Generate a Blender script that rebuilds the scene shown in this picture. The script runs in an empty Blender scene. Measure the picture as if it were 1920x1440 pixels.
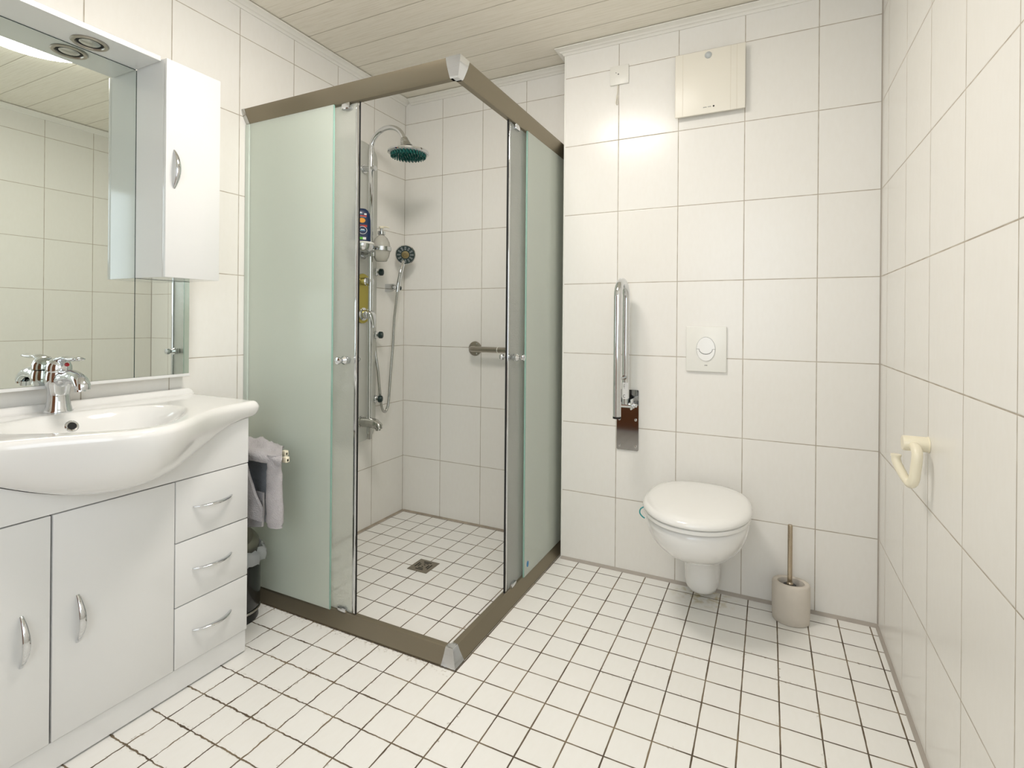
import bpy, bmesh, math, random
from mathutils import Vector, Matrix
random.seed(7)
S = bpy.context.scene
COL = S.collection
PI = math.pi

# ------------------------------------------------------------------ camera
F_PX, CX, CY = 966.45, 981.2, 601.99
YAW, ROLL = 0.44444, 0.00841
cam = bpy.data.cameras.new('camera'); cam_o = bpy.data.objects.new('camera', cam); COL.objects.link(cam_o)
cam.sensor_fit = 'HORIZONTAL'; cam.sensor_width = 36.0
cam.lens = F_PX / 1920 * 36.0
cam.shift_x = (960 - CX) / 1920
cam.shift_y = (CY - 720) / 1920
cam.clip_start = 0.02
fwd = Vector((-math.sin(YAW), math.cos(YAW), 0)); r0 = Vector((math.cos(YAW), math.sin(YAW), 0)); u0 = Vector((0, 0, 1))
rt = math.cos(ROLL) * r0 + math.sin(ROLL) * u0
up = -math.sin(ROLL) * r0 + math.cos(ROLL) * u0
CAM = Vector((1.9765, -2.3310, 1.1409))
M = Matrix((rt, up, -fwd)).transposed().to_4x4(); M.translation = CAM
cam_o.matrix_world = M
S.camera = cam_o

# ------------------------------------------------------------------ world / exposure
W = bpy.data.worlds.new('world'); S.world = W; W.use_nodes = True
W.node_tree.nodes['Background'].inputs[0].default_value = (0.75, 0.87, 1.0, 1)
W.node_tree.nodes['Background'].inputs[1].default_value = 1.0
S.view_settings.view_transform = 'Standard'; S.view_settings.look = 'None'
S.view_settings.gamma = 1.0; S.view_settings.use_curve_mapping = False
S.view_settings.exposure = 0.14
LAMP_STRENGTH = 31.0
LAMP_COLOR = (1.0, 0.942, 0.88)
DAY_STRENGTH = 3.4
DAY_COLOR = (0.84, 0.92, 1.0)

# ------------------------------------------------------------------ room numbers
YB, XE, XR, YR = 0.1558, 1.0779, 2.3569, -3.0
ZC = 2.452
TH, TW = 0.33, 0.26762

# ------------------------------------------------------------------ materials
def new_mat(name):
    m = bpy.data.materials.new(name); m.use_nodes = True
    return m, m.node_tree.nodes, m.node_tree.links, m.node_tree.nodes['Principled BSDF']

def lin(c):
    return tuple((x / 12.92 if x <= 0.04045 else ((x + 0.055) / 1.055) ** 2.4) for x in [v / 255 for v in c]) + (1,)

def mat(name, rgb, rough=0.4, metal=0.0, bump=0.0, bscale=200.0, coat=0.0, var=0.0, vscale=8.0, spec=0.5):
    m, n, l, p = new_mat(name)
    p.inputs['Base Color'].default_value = lin(rgb)
    p.inputs['Roughness'].default_value = rough
    p.inputs['Metallic'].default_value = metal
    p.inputs['Coat Weight'].default_value = coat
    p.inputs['Coat Roughness'].default_value = 0.05
    p.inputs['Specular IOR Level'].default_value = spec
    if bump or var:
        tc = n.new('ShaderNodeTexCoord')
    if bump:
        t = n.new('ShaderNodeTexNoise'); t.inputs['Scale'].default_value = bscale; t.inputs['Detail'].default_value = 3
        b = n.new('ShaderNodeBump'); b.inputs['Strength'].default_value = bump; b.inputs['Distance'].default_value = 0.004
        l.new(tc.outputs['Object'], t.inputs['Vector']); l.new(t.outputs['Fac'], b.inputs['Height']); l.new(b.outputs[0], p.inputs['Normal'])
    if var:
        t = n.new('ShaderNodeTexNoise'); t.inputs['Scale'].default_value = vscale; t.inputs['Detail'].default_value = 5
        r = n.new('ShaderNodeMapRange'); r.inputs[3].default_value = 1 - var; r.inputs[4].default_value = 1 + var
        x = n.new('ShaderNodeMix'); x.data_type = 'RGBA'; x.blend_type = 'MULTIPLY'; x.inputs[0].default_value = 1
        l.new(tc.outputs['Object'], t.inputs['Vector']); l.new(t.outputs['Fac'], r.inputs[0])
        x.inputs[6].default_value = lin(rgb); l.new(r.outputs[0], x.inputs[7]); l.new(x.outputs[2], p.inputs['Base Color'])
    return m

class G:
    """tiny node-math helper"""
    def __init__(s, m):
        s.n = m.node_tree.nodes; s.l = m.node_tree.links
    def m(s, op, a, b=None, c=None):
        x = s.n.new('ShaderNodeMath'); x.operation = op
        for i, v in enumerate((a, b, c)):
            if v is None: continue
            if isinstance(v, (int, float)): x.inputs[i].default_value = v
            else: s.l.new(v, x.inputs[i])
        return x.outputs[0]
    def smooth(s, v, a, b):
        x = s.n.new('ShaderNodeMapRange'); x.interpolation_type = 'SMOOTHSTEP'
        s.l.new(v, x.inputs[0]); x.inputs[1].default_value = a; x.inputs[2].default_value = b
        return x.outputs[0]
    def mix(s, f, a, b):
        x = s.n.new('ShaderNodeMix'); x.data_type = 'RGBA'
        for i, v in ((0, f), (6, a), (7, b)):
            if isinstance(v, (int, float, tuple)): x.inputs[i].default_value = v
            else: s.l.new(v, x.inputs[i])
        return x.outputs[2]
    def noise(s, vec, scale, detail=3, dims='3D'):
        x = s.n.new('ShaderNodeTexNoise'); x.inputs['Scale'].default_value = scale; x.inputs['Detail'].default_value = detail
        s.l.new(vec, x.inputs['Vector']); return x.outputs['Fac']
    def vec(s, x, y, z=0.0):
        c = s.n.new('ShaderNodeCombineXYZ')
        for i, v in enumerate((x, y, z)):
            if isinstance(v, (int, float)): c.inputs[i].default_value = v
            else: s.l.new(v, c.inputs[i])
        return c.outputs[0]

def tile_mat(name, axis, off, pitch, voff, vpitch, gw, tile, tile2, grout, rough, dirty=False, rgrout=0.8, bump=0.25):
    """glazed tiles laid in a straight grid; axis = horizontal world axis, other axis is z (walls) or y (floor)"""
    m, n, l, p = new_mat(name); g = G(m)
    geo = n.new('ShaderNodeNewGeometry'); sep = n.new('ShaderNodeSeparateXYZ'); l.new(geo.outputs['Position'], sep.inputs[0])
    pos = geo.outputs['Position']
    a = sep.outputs['XYZ'.index(axis)]; b = sep.outputs[1 if dirty else 2]
    if dirty:   # rough hand-filled joints wander a little
        w1 = g.m('MULTIPLY', g.m('SUBTRACT', g.noise(pos, 38, 4), 0.5), 0.011)
        w2 = g.m('MULTIPLY', g.m('SUBTRACT', g.noise(g.vec(sep.outputs[1], sep.outputs[0], 3.0), 45, 4), 0.5), 0.011)
        near = g.smooth(sep.outputs[0], 1.35, 0.5); near2 = g.m('MULTIPLY', near, g.smooth(sep.outputs[1], -0.85, -1.1))
        nr = g.m('ADD', g.m('MULTIPLY', near2, 0.85), 0.10)
        a = g.m('ADD', a, g.m('MULTIPLY', w1, nr)); b = g.m('ADD', b, g.m('MULTIPLY', w2, nr))
    ua = g.m('DIVIDE', g.m('SUBTRACT', a, off), pitch); ub = g.m('DIVIDE', g.m('SUBTRACT', b, voff), vpitch)
    da = g.m('MULTIPLY', g.m('SUBTRACT', 0.5, g.m('ABSOLUTE', g.m('SUBTRACT', g.m('FRACT', ua), 0.5))), pitch)
    db = g.m('MULTIPLY', g.m('SUBTRACT', 0.5, g.m('ABSOLUTE', g.m('SUBTRACT', g.m('FRACT', ub), 0.5))), vpitch)
    d = g.m('MINIMUM', da, db)
    if dirty:
        wn = g.noise(pos, 14, 3)
        d = g.m('SUBTRACT', d, g.m('MULTIPLY', g.m('SUBTRACT', wn, 0.5), g.m('ADD', 0.0020, g.m('MULTIPLY', near2, 0.0030))))
    mask = g.smooth(d, gw * 0.5 - 0.0004, gw * 0.5 + 0.0006)         # 0 in the joint, 1 on the tile
    wn_ = n.new('ShaderNodeTexWhiteNoise'); wn_.noise_dimensions = '2D'
    l.new(g.vec(g.m('FLOOR', ua), g.m('FLOOR', ub)), wn_.inputs['Vector'])
    streak = g.noise(g.vec(g.m('MULTIPLY', a, 9.0), g.m('MULTIPLY', b, 3.0), wn_.outputs['Value']), 9, 5)
    f = g.m('ADD', g.m('MULTIPLY', wn_.outputs['Value'], 0.35), g.m('MULTIPLY', streak, 0.75))
    tcol = g.mix(f, lin(tile), lin(tile2))
    gn = g.noise(pos, 9 if dirty else 20, 4)
    gcol = g.mix(g.smooth(gn, 0.38, 0.66), lin(grout[0]), lin(grout[1]))
    if dirty:                                                         # specks of dirt along the joints and a few on the tiles
        sp = g.noise(pos, 95, 3)
        halo = g.smooth(d, 0.012, 0.001)
        patch = g.smooth(g.noise(pos, 5.5, 2), 0.52, 0.68)
        sm = g.m('MULTIPLY', g.m('MULTIPLY', g.smooth(sp, 0.56, 0.70), halo), g.m('MINIMUM', 0.9, g.m('ADD', g.m('MULTIPLY', patch, 0.8), g.m('MULTIPLY', near2, 0.45))))
        tcol = g.mix(sm, tcol, lin((126, 112, 82)))
        # yellowed scale on the tiles below the toilet
        dx = g.m('DIVIDE', g.m('SUBTRACT', sep.outputs[0], 1.74), 0.16); dy = g.m('DIVIDE', g.m('SUBTRACT', sep.outputs[1], -0.06), 0.12)
        rr = g.m('SQRT', g.m('ADD', g.m('MULTIPLY', dx, dx), g.m('MULTIPLY', dy, dy)))
        st = g.m('MULTIPLY', g.smooth(rr, 1.0, 0.2), g.smooth(g.noise(pos, 30, 4), 0.42, 0.7))
        tcol = g.mix(g.m('MULTIPLY', st, 0.75), tcol, lin((190, 170, 105)))
    col = g.mix(mask, gcol, tcol)
    if dirty:                                                         # black grime in the crack in front of the shower rail
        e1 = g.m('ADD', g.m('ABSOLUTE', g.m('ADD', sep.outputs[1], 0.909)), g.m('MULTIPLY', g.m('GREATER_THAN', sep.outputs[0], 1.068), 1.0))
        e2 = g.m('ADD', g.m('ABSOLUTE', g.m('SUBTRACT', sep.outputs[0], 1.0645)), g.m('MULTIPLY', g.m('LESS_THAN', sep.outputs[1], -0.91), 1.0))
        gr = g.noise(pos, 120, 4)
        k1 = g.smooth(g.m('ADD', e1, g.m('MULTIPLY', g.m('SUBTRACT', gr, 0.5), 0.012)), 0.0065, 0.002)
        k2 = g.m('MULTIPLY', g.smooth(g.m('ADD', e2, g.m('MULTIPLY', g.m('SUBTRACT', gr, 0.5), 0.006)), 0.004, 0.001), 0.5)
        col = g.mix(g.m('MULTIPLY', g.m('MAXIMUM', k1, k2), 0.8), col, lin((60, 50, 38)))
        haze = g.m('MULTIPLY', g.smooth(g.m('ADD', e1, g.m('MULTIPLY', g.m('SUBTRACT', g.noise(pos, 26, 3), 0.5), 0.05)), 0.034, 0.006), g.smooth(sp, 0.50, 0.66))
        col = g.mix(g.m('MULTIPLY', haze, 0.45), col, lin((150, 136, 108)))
    l.new(col, p.inputs['Base Color'])
    l.new(g.m('ADD', g.m('MULTIPLY', mask, rough - rgrout), rgrout), p.inputs['Roughness'])
    p.inputs['Specular IOR Level'].default_value = 0.32
    bp = n.new('ShaderNodeBump'); bp.inputs['Strength'].default_value = bump; bp.inputs['Distance'].default_value = 0.0015
    wob = g.noise(pos, 5, 2)
    l.new(g.m('ADD', g.smooth(d, gw * 0.4, gw * 0.5 + 0.002), g.m('MULTIPLY', wob, 0.5)), bp.inputs['Height'])
    l.new(bp.outputs[0], p.inputs['Normal'])
    return m

WT = dict(gw=0.0032, tile=(243, 241, 236), tile2=(238, 235, 228), grout=((176, 166, 150), (196, 188, 174)), rough=0.22)
m_wall_left = tile_mat('tile_wall_left', 'Y', YB - 0.27175, TW, 0, TH, **WT)
m_wall_alc = tile_mat('tile_wall_alcove', 'X', 0.2662, TW, 0, TH, **WT)
m_wall_toi = tile_mat('tile_wall_back', 'X', 1.3449, TW, 0, TH, **WT)
m_wall_rgt = tile_mat('tile_wall_right', 'Y', -0.38175, TW, 0, TH, **WT)
m_wall_rear = tile_mat('tile_wall_rear', 'X', 0.1, TW, 0, TH, **WT)
m_floor = tile_mat('tile_floor', 'X', 1.17184, 0.105194, -0.0679, 0.105194, gw=0.0040, tile=(247, 246, 242), tile2=(242, 240, 234),
                   grout=((88, 75, 60), (134, 119, 97)), rough=0.22, dirty=True, bump=0.35)
m_white = mat('white_lacquer', (230, 230, 228), 0.12, coat=0.3)
m_white_dark = mat('cabinet_inside', (200, 198, 190), 0.5)
m_ceramic = mat('white_ceramic', (238, 237, 234), 0.08, coat=0.5)
m_seat = mat('white_plastic_seat', (240, 239, 235), 0.15, coat=0.2)
m_plastic = mat('white_plastic', (239, 238, 231), 0.3)
m_cream = mat('cream_plastic', (240, 232, 208), 0.28)
m_chrome = mat('chrome', (214, 216, 218), 0.06, 1.0)
m_chrome_s = mat('satin_chrome', (190, 190, 186), 0.22, 1.0)
m_steel = mat('brushed_steel', (176, 170, 160), 0.3, 1.0, bump=0.05, bscale=400)
m_bronze = mat('brushed_bronze_aluminium', (138, 129, 110), 0.42, 0.65, bump=0.03, bscale=500)
m_black = mat('black_plastic', (18, 18, 18), 0.3)
m_rubber = mat('black_rubber', (12, 12, 12), 0.6)
m_gold = mat('yellowed_brass', (176, 164, 84), 0.3, 0.7)
m_panel = mat('silver_grey_panel', (200, 201, 194), 0.35, 0.25)
m_teal = mat('teal_rubber', (10, 92, 86), 0.4)
m_dgreen = mat('dark_green_rubber', (16, 44, 42), 0.35)
m_silicone = mat('grey_silicone', (176, 168, 158), 0.6, var=0.12, vscale=12)
m_mould = mat('stained_silicone', (168, 156, 140), 0.7, var=0.55, vscale=16)
m_trim = mat('white_moulding', (242, 239, 231), 0.35)
m_red = mat('red_dot', (170, 20, 30), 0.2)
m_white_s = mat('sticker_white', (238, 238, 238), 0.4)
m_grey_txt = mat('grey_print', (120, 120, 116), 0.5)
m_lightgrey = mat('light_grey_plastic', (196, 200, 200), 0.3)
m_blue = mat('blue_sticker', (20, 130, 190), 0.4)
m_navy = mat('navy_bottle', (10, 40, 78), 0.25, coat=0.3)
m_orange = mat('orange_print', (236, 160, 40), 0.4)
m_redp = mat('red_print', (200, 60, 50), 0.4)
m_green = mat('green_print', (96, 190, 60), 0.4)
m_lblue = mat('pale_blue_print', (110, 160, 190), 0.4)
m_towel = mat('grey_terry', (186, 182, 184), 0.95, bump=1.0, bscale=260, var=0.10, vscale=90)
m_towel2 = mat('blue_grey_terry', (158, 163, 170), 0.95, bump=1.0, bscale=260, var=0.14, vscale=60)
m_bin = mat('black_bin', (14, 14, 13), 0.22, coat=0.3)
m_lid = mat('grey_steel_lid', (132, 130, 118), 0.35, 0.6)
m_stone = mat('beige_stone', (214, 206, 194), 0.7, bump=0.15, bscale=120, var=0.05, vscale=30)
m_brass_h = mat('worn_steel_rod', (186, 172, 150), 0.25, 0.9, var=0.2, vscale=40)
m_wood = mat('brown_wood_door', (128, 76, 40), 0.4, var=0.2, vscale=6)
m_drain = mat('drain_steel', (150, 142, 128), 0.4, 0.85)
m_hole = mat('dark_hole', (8, 8, 8), 0.7)
m_ivory = mat('ivory_cover', (240, 235, 222), 0.35)
m_jbox = mat('white_cover_plate', (238, 236, 228), 0.35)
m_lampbase = mat('lamp_base_white', (235, 235, 232), 0.4)
m_mirror = mat('mirror_silver', (226, 232, 226), 0.0, 1.0)
m_glassedge = mat('dark_glass_edge', (20, 52, 50), 0.15)
m_cable = mat('off_white_cord', (226, 220, 204), 0.6)

def wood_ceiling():
    m, n, l, p = new_mat('ceiling_planks'); g = G(m)
    geo = n.new('ShaderNodeNewGeometry'); sep = n.new('ShaderNodeSeparateXYZ'); l.new(geo.outputs['Position'], sep.inputs[0])
    u = g.m('DIVIDE', g.m('SUBTRACT', sep.outputs[1], -0.2908), 0.1567)
    d = g.m('MULTIPLY', g.m('SUBTRACT', 0.5, g.m('ABSOLUTE', g.m('SUBTRACT', g.m('FRACT', u), 0.5))), 0.1567)
    grain = g.noise(g.vec(g.m('MULTIPLY', sep.outputs[0], 2.0), g.m('MULTIPLY', sep.outputs[1], 55.0), g.m('FLOOR', u)), 3.0, 6)
    fine = g.noise(g.vec(g.m('MULTIPLY', sep.outputs[0], 9.0), g.m('MULTIPLY', sep.outputs[1], 260.0), 0.0), 2.0, 3)
    c = g.mix(g.smooth(grain, 0.40, 0.72), lin((243, 237, 223)), lin((232, 225, 208)))
    c = g.mix(g.m('MULTIPLY', g.smooth(fine, 0.60, 0.75), 0.28), c, lin((170, 158, 136)))
    c = g.mix(g.smooth(d, 0.0022, 0.0008), c, lin((172, 161, 140)))
    l.new(c, p.inputs['Base Color']); p.inputs['Roughness'].default_value = 0.4
    bp = n.new('ShaderNodeBump'); bp.inputs['Strength'].default_value = 0.5; bp.inputs['Distance'].default_value = 0.002
    l.new(g.m('ADD', g.smooth(d, 0.0, 0.005), g.m('MULTIPLY', fine, 0.15)), bp.inputs['Height']); l.new(bp.outputs[0], p.inputs['Normal'])
    return m
m_ceil = wood_ceiling()

def emis(name, col, strength):
    m, n, l, p = new_mat(name); n.remove(p); e = n.new('ShaderNodeEmission')
    e.inputs[0].default_value = tuple(col) + (1,); e.inputs[1].default_value = strength
    l.new(e.outputs[0], n['Material Output'].inputs['Surface']); return m
m_lamp = emis('lit_lamp_shade', LAMP_COLOR, LAMP_STRENGTH)
m_day = emis('daylight_pane', DAY_COLOR, DAY_STRENGTH)  # shared by the right window and the added rear fill window

def frosted(name, tint, clear, rough, tex=0.0):
    """satin glass: partly scattering, partly see-through blur"""
    m, n, l, p = new_mat(name); n.remove(p)
    rf = n.new('ShaderNodeBsdfRefraction'); rf.inputs['IOR'].default_value = 1.08; rf.inputs['Roughness'].default_value = rough
    rf.inputs['Color'].default_value = lin(tint)
    tr = n.new('ShaderNodeBsdfTranslucent'); tr.inputs[0].default_value = lin(tint)
    df = n.new('ShaderNodeBsdfDiffuse'); df.inputs[0].default_value = lin(tint)
    gl = n.new('ShaderNodeBsdfGlossy'); gl.inputs['Roughness'].default_value = 0.12
    a = n.new('ShaderNodeMixShader'); a.inputs[0].default_value = 0.68; l.new(tr.outputs[0], a.inputs[1]); l.new(df.outputs[0], a.inputs[2])
    b = n.new('ShaderNodeMixShader'); b.inputs[0].default_value = clear; l.new(a.outputs[0], b.inputs[1]); l.new(rf.outputs[0], b.inputs[2])
    c = n.new('ShaderNodeMixShader'); fr = n.new('ShaderNodeFresnel'); fr.inputs[0].default_value = 1.25
    l.new(fr.outputs[0], c.inputs[0]); l.new(b.outputs[0], c.inputs[1]); l.new(gl.outputs[0], c.inputs[2])
    if tex:
        tc = n.new('ShaderNodeTexCoord'); t = n.new('ShaderNodeTexNoise'); t.inputs['Scale'].default_value = 160
        bp = n.new('ShaderNodeBump'); bp.inputs['Strength'].default_value = tex; bp.inputs['Distance'].default_value = 0.002
        l.new(tc.outputs['Object'], t.inputs['Vector']); l.new(t.outputs['Fac'], bp.inputs['Height'])
        for q in (rf, gl): l.new(bp.outputs[0], q.inputs['Normal'])
    l.new(c.outputs[0], n['Material Output'].inputs['Surface']); return m
m_glass = frosted('frosted_green_glass', (248, 254, 245), 0.27, 0.36)
m_glass2 = frosted('textured_clear_glass', (248, 250, 246), 0.72, 0.22, 0.5)
m_gedge = mat('green_glass_edge', (150, 186, 172), 0.15)
m_bag = frosted('thin_bag_plastic', (240, 244, 246), 0.4, 0.2)
m_soap = frosted('frosted_bottle_glass', (232, 230, 222), 0.35, 0.3)

# ------------------------------------------------------------------ mesh helpers
def BM(): return bmesh.new()
def quadstrip(bm, rings, closed=True, cap0=False, cap1=False):
    vs = [[bm.verts.new(p) for p in r] for r in rings]
    k = len(vs[0])
    for i in range(len(vs) - 1):
        for j in range(k if closed else k - 1):
            a, b, c, d = vs[i][j], vs[i][(j + 1) % k], vs[i + 1][(j + 1) % k], vs[i + 1][j]
            try: bm.faces.new((a, b, c, d))
            except ValueError: pass
    if cap0: bm.faces.new(list(reversed(vs[0])))
    if cap1: bm.faces.new(vs[-1])
    return vs
def box(bm, x0, x1, y0, y1, z0, z1, bev=0.0, seg=2):
    t = bmesh.new(); bmesh.ops.create_cube(t, size=1)
    for v in t.verts: v.co = Vector(((x0 + x1) / 2 + v.co.x * (x1 - x0), (y0 + y1) / 2 + v.co.y * (y1 - y0), (z0 + z1) / 2 + v.co.z * (z1 - z0)))
    if bev: bmesh.ops.bevel(t, geom=list(t.edges), offset=bev, segments=seg, affect='EDGES', profile=0.5)
    join(bm, t)
def join(bm, t):
    me = bpy.data.meshes.new('tmp'); t.to_mesh(me); t.free(); bm.from_mesh(me); bpy.data.meshes.remove(me)
def frame_of(d):
    d = d.normalized(); a = Vector((0, 0, 1)) if abs(d.z) < 0.9 else Vector((1, 0, 0))
    u = d.cross(a).normalized(); return u, d.cross(u).normalized()
def tube(bm, pts, r, seg=16, cap=True, flat=1.0):
    pts = [Vector(p) for p in pts]; n = len(pts)
    rs = r if isinstance(r, (list, tuple)) else [r] * n
    tan = [(pts[min(i + 1, n - 1)] - pts[max(i - 1, 0)]).normalized() for i in range(n)]
    u, v = frame_of(tan[0]); rings = []
    for i in range(n):
        if i:
            u = (u - tan[i] * u.dot(tan[i])).normalized()
        v = tan[i].cross(u).normalized()
        rings.append([pts[i] + (u * math.cos(2 * PI * k / seg) + v * flat * math.sin(2 * PI * k / seg)) * rs[i] for k in range(seg)])
    quadstrip(bm, rings, True, cap, cap)
def cyl(bm, p0, p1, ra, rb=None, seg=24): tube(bm, [p0, p1], [ra, ra if rb is None else rb], seg)
def lathe(bm, o, d, prof, seg=32):
    """profile of (radius, distance along d) turned about the axis d through o"""
    o = Vector(o); d = Vector(d).normalized(); u, v = frame_of(d)
    quadstrip(bm, [[o + d * h + (u * math.cos(2 * PI * k / seg) + v * math.sin(2 * PI * k / seg)) * max(r, 1e-5) for k in range(seg)] for r, h in prof], True, True, True)
def prism(bm, pts, ax, a, b):
    """2-d polygon pushed along ax from a to b; the polygon gives the other two axes in x,y,z order"""
    def P(p, h):
        q = list(p); q.insert('xyz'.index(ax), h); return Vector(q)
    v0 = [bm.verts.new(P(p, a)) for p in pts]; v1 = [bm.verts.new(P(p, b)) for p in pts]
    n = len(pts)
    for i in range(n): bm.faces.new((v0[i], v0[(i + 1) % n], v1[(i + 1) % n], v1[i]))
    bm.faces.new(list(reversed(v0))); bm.faces.new(v1)
def spline(pts, k=8):
    P = [Vector(p) for p in pts]; P = [P[0] * 2 - P[1]] + P + [P[-1] * 2 - P[-2]]; out = []
    for i in range(1, len(P) - 2):
        for t in range(k):
            t /= k; a, b, c, d = P[i - 1:i + 3]
            out.append(0.5 * ((2 * b) + (c - a) * t + (2 * a - 5 * b + 4 * c - d) * t * t + (3 * b - a - 3 * c + d) * t ** 3))
    out.append(P[-2]); return out
def rrect(x0, x1, y0, y1, r, k=5):
    o = []
    for cx, cy, a in ((x1 - r, y1 - r, 0), (x0 + r, y1 - r, 90), (x0 + r, y0 + r, 180), (x1 - r, y0 + r, 270)):
        for i in range(k + 1):
            t = math.radians(a + 90 * i / k); o.append((cx + r * math.cos(t), cy + r * math.sin(t)))
    return o
def ell(cx, cy, a, b, n=32): return [(cx + a * math.cos(2 * PI * i / n), cy + b * math.sin(2 * PI * i / n)) for i in range(n)]

OFF = {}
def obj(name, bm, m, parent=None, angle=35, origin=None, recalc=True):
    bmesh.ops.remove_doubles(bm, verts=bm.verts, dist=1e-6)
    if recalc: bmesh.ops.recalc_face_normals(bm, faces=bm.faces)
    ca = math.radians(angle)
    for f in bm.faces: f.smooth = True
    for e in bm.edges:
        e.smooth = len(e.link_faces) == 2 and e.calc_face_angle(9) < ca
    off = Vector(OFF[parent.name]) if parent else Vector(origin or (0, 0, 0))
    for v in bm.verts: v.co -= off
    me = bpy.data.meshes.new(name); bm.to_mesh(me); bm.free()
    o = bpy.data.objects.new(name, me); COL.objects.link(o)
    for mm in (m if isinstance(m, (list, tuple)) else [m]): me.materials.append(mm)
    if parent: o.parent = parent
    else: o.location = off
    OFF[o.name] = tuple(off)
    return o
def thing(name, label, cat, loc, group=None):
    o = bpy.data.objects.new(name, None); COL.objects.link(o); o.location = loc; o.empty_display_size = 0.05
    OFF[o.name] = tuple(loc); tag(o, label, cat, group); return o
def tag(o, label, cat, group=None):
    o['label'] = label; o['category'] = cat
    if group: o['group'] = group
    return o
def struct(name, bm, m, label, parent=None, angle=35):
    o = obj(name, bm, m, parent, angle)
    if not parent:
        o['kind'] = 'structure'; o['label'] = label; o['category'] = name.split('_')[0]
    return o

# ================================================================== STRUCTURE
b = BM(); box(b, -0.1, XR + 0.1, YR - 0.1, YB + 0.1, -0.1, 0); struct('floor', b, m_floor, 'floor of small square white tiles with brown joints')
b = BM(); box(b, -0.1, XR + 0.1, YR - 0.1, YB + 0.1, ZC, ZC + 0.1); struct('ceiling', b, m_ceil, 'ceiling of pale wood-grain planks')
b = BM(); box(b, -0.1, 0, YR, YB + 0.1, 0, ZC); struct('wall_left', b, m_wall_left, 'white tiled left wall behind washbasin and shower')
b = BM(); box(b, 0, XE, YB, YB + 0.1, 0, ZC); struct('wall_alcove', b, m_wall_alc, 'white tiled back wall inside the shower')
b = BM(); box(b, XE, XR, 0, YB + 0.1, 0, ZC); struct('wall_back', b, m_wall_toi, 'white tiled wall behind the toilet')
WY0, WY1, WZ0, WZ1 = -2.56, -1.86, 1.20, 2.10                      # window in the right wall, beside the camera
b = BM()
box(b, XR, XR + 0.1, WY1, YB + 0.1, 0, ZC); box(b, XR, XR + 0.1, YR, WY0, 0, ZC)
box(b, XR, XR + 0.1, WY0, WY1, 0, WZ0); box(b, XR, XR + 0.1, WY0, WY1, WZ1, ZC)
struct('wall_right', b, m_wall_rgt, 'white tiled right wall with the towel hook')
DX0, DX1, DZ = 0.30, 1.18, 2.02
RX0, RX1, RZ0, RZ1 = 1.32, 2.26, 0.75, 2.25                        # added glowing window in the rear wall, broad fill from behind the camera
b = BM()
box(b, -0.1, DX0, YR - 0.1, YR, 0, ZC); box(b, DX1, RX0, YR - 0.1, YR, 0, ZC); box(b, RX1, XR + 0.1, YR - 0.1, YR, 0, ZC)
box(b, RX0, RX1, YR - 0.1, YR, 0, RZ0); box(b, RX0, RX1, YR - 0.1, YR, RZ1, ZC); box(b, DX0, DX1, YR - 0.1, YR, DZ, ZC)
struct('wall_rear', b, m_wall_rear, 'white tiled rear wall with the door')
b = BM(); box(b, DX0 + 0.004, DX1 - 0.004, YR - 0.06, YR - 0.02, 0.006, DZ - 0.004, 0.003)
for px in (0.40, 0.79):
    for z0, z1 in ((0.2, 0.95), (1.1, 1.85)): box(b, px, px + 0.29, YR - 0.021, YR - 0.012, z0, z1, 0.004)
d1 = struct('door_1', b, m_wood, 'brown wooden door in the rear wall')
b = BM(); cyl(b, (1.09, YR - 0.02, 1.03), (1.09, YR + 0.03, 1.03), 0.011); tube(b, [(1.09, YR + 0.03, 1.03), (0.98, YR + 0.032, 1.03)], 0.009); obj('door_handle', b, m_steel, d1)
b = BM()
fr = 0.05
box(b, XR + 0.02, XR + 0.07, WY0, WY0 + fr, WZ0, WZ1, 0.004); box(b, XR + 0.02, XR + 0.07, WY1 - fr, WY1, WZ0, WZ1, 0.004)
box(b, XR + 0.02, XR + 0.07, WY0 + fr, WY1 - fr, WZ0, WZ0 + fr, 0.004); box(b, XR + 0.02, XR + 0.07, WY0 + fr, WY1 - fr, WZ1 - fr, WZ1, 0.004)
w1 = struct('window_1', b, m_plastic, 'white framed frosted window in the right wall')
b = BM(); box(b, XR + 0.04, XR + 0.05, WY0 + fr, WY1 - fr, WZ0 + fr, WZ1 - fr); obj('window_pane', b, m_day, w1)

b = BM()
box(b, RX0, RX0 + fr, YR - 0.07, YR - 0.02, RZ0, RZ1, 0.004); box(b, RX1 - fr, RX1, YR - 0.07, YR - 0.02, RZ0, RZ1, 0.004)
box(b, RX0 + fr, RX1 - fr, YR - 0.07, YR - 0.02, RZ0, RZ0 + fr, 0.004); box(b, RX0 + fr, RX1 - fr, YR - 0.07, YR - 0.02, RZ1 - fr, RZ1, 0.004)
w2 = struct('window_fill', b, m_plastic, 'added white framed fill-light window in the rear wall')
b = BM(); box(b, RX0 + fr, RX1 - fr, YR - 0.05, YR - 0.04, RZ0 + fr, RZ1 - fr); obj('window_pane', b, m_day, w2)  # glowing pane added as soft fill to even out the contrast
def cove(o):  # noqa   # ceiling moulding profile: (distance from wall, z)
    return [(0, ZC), (0, ZC - 0.031), (0.006, ZC - 0.031), (0.009, ZC - 0.025), (0.015, ZC - 0.021), (0.018, ZC - 0.021), (0.024, ZC - 0.014), (0.030, ZC - 0.012), (0.036, ZC - 0.009), (0.040, ZC - 0.008), (0.040, ZC - 0.0035), (0.028, ZC - 0.003), (0.028, ZC)]
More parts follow.
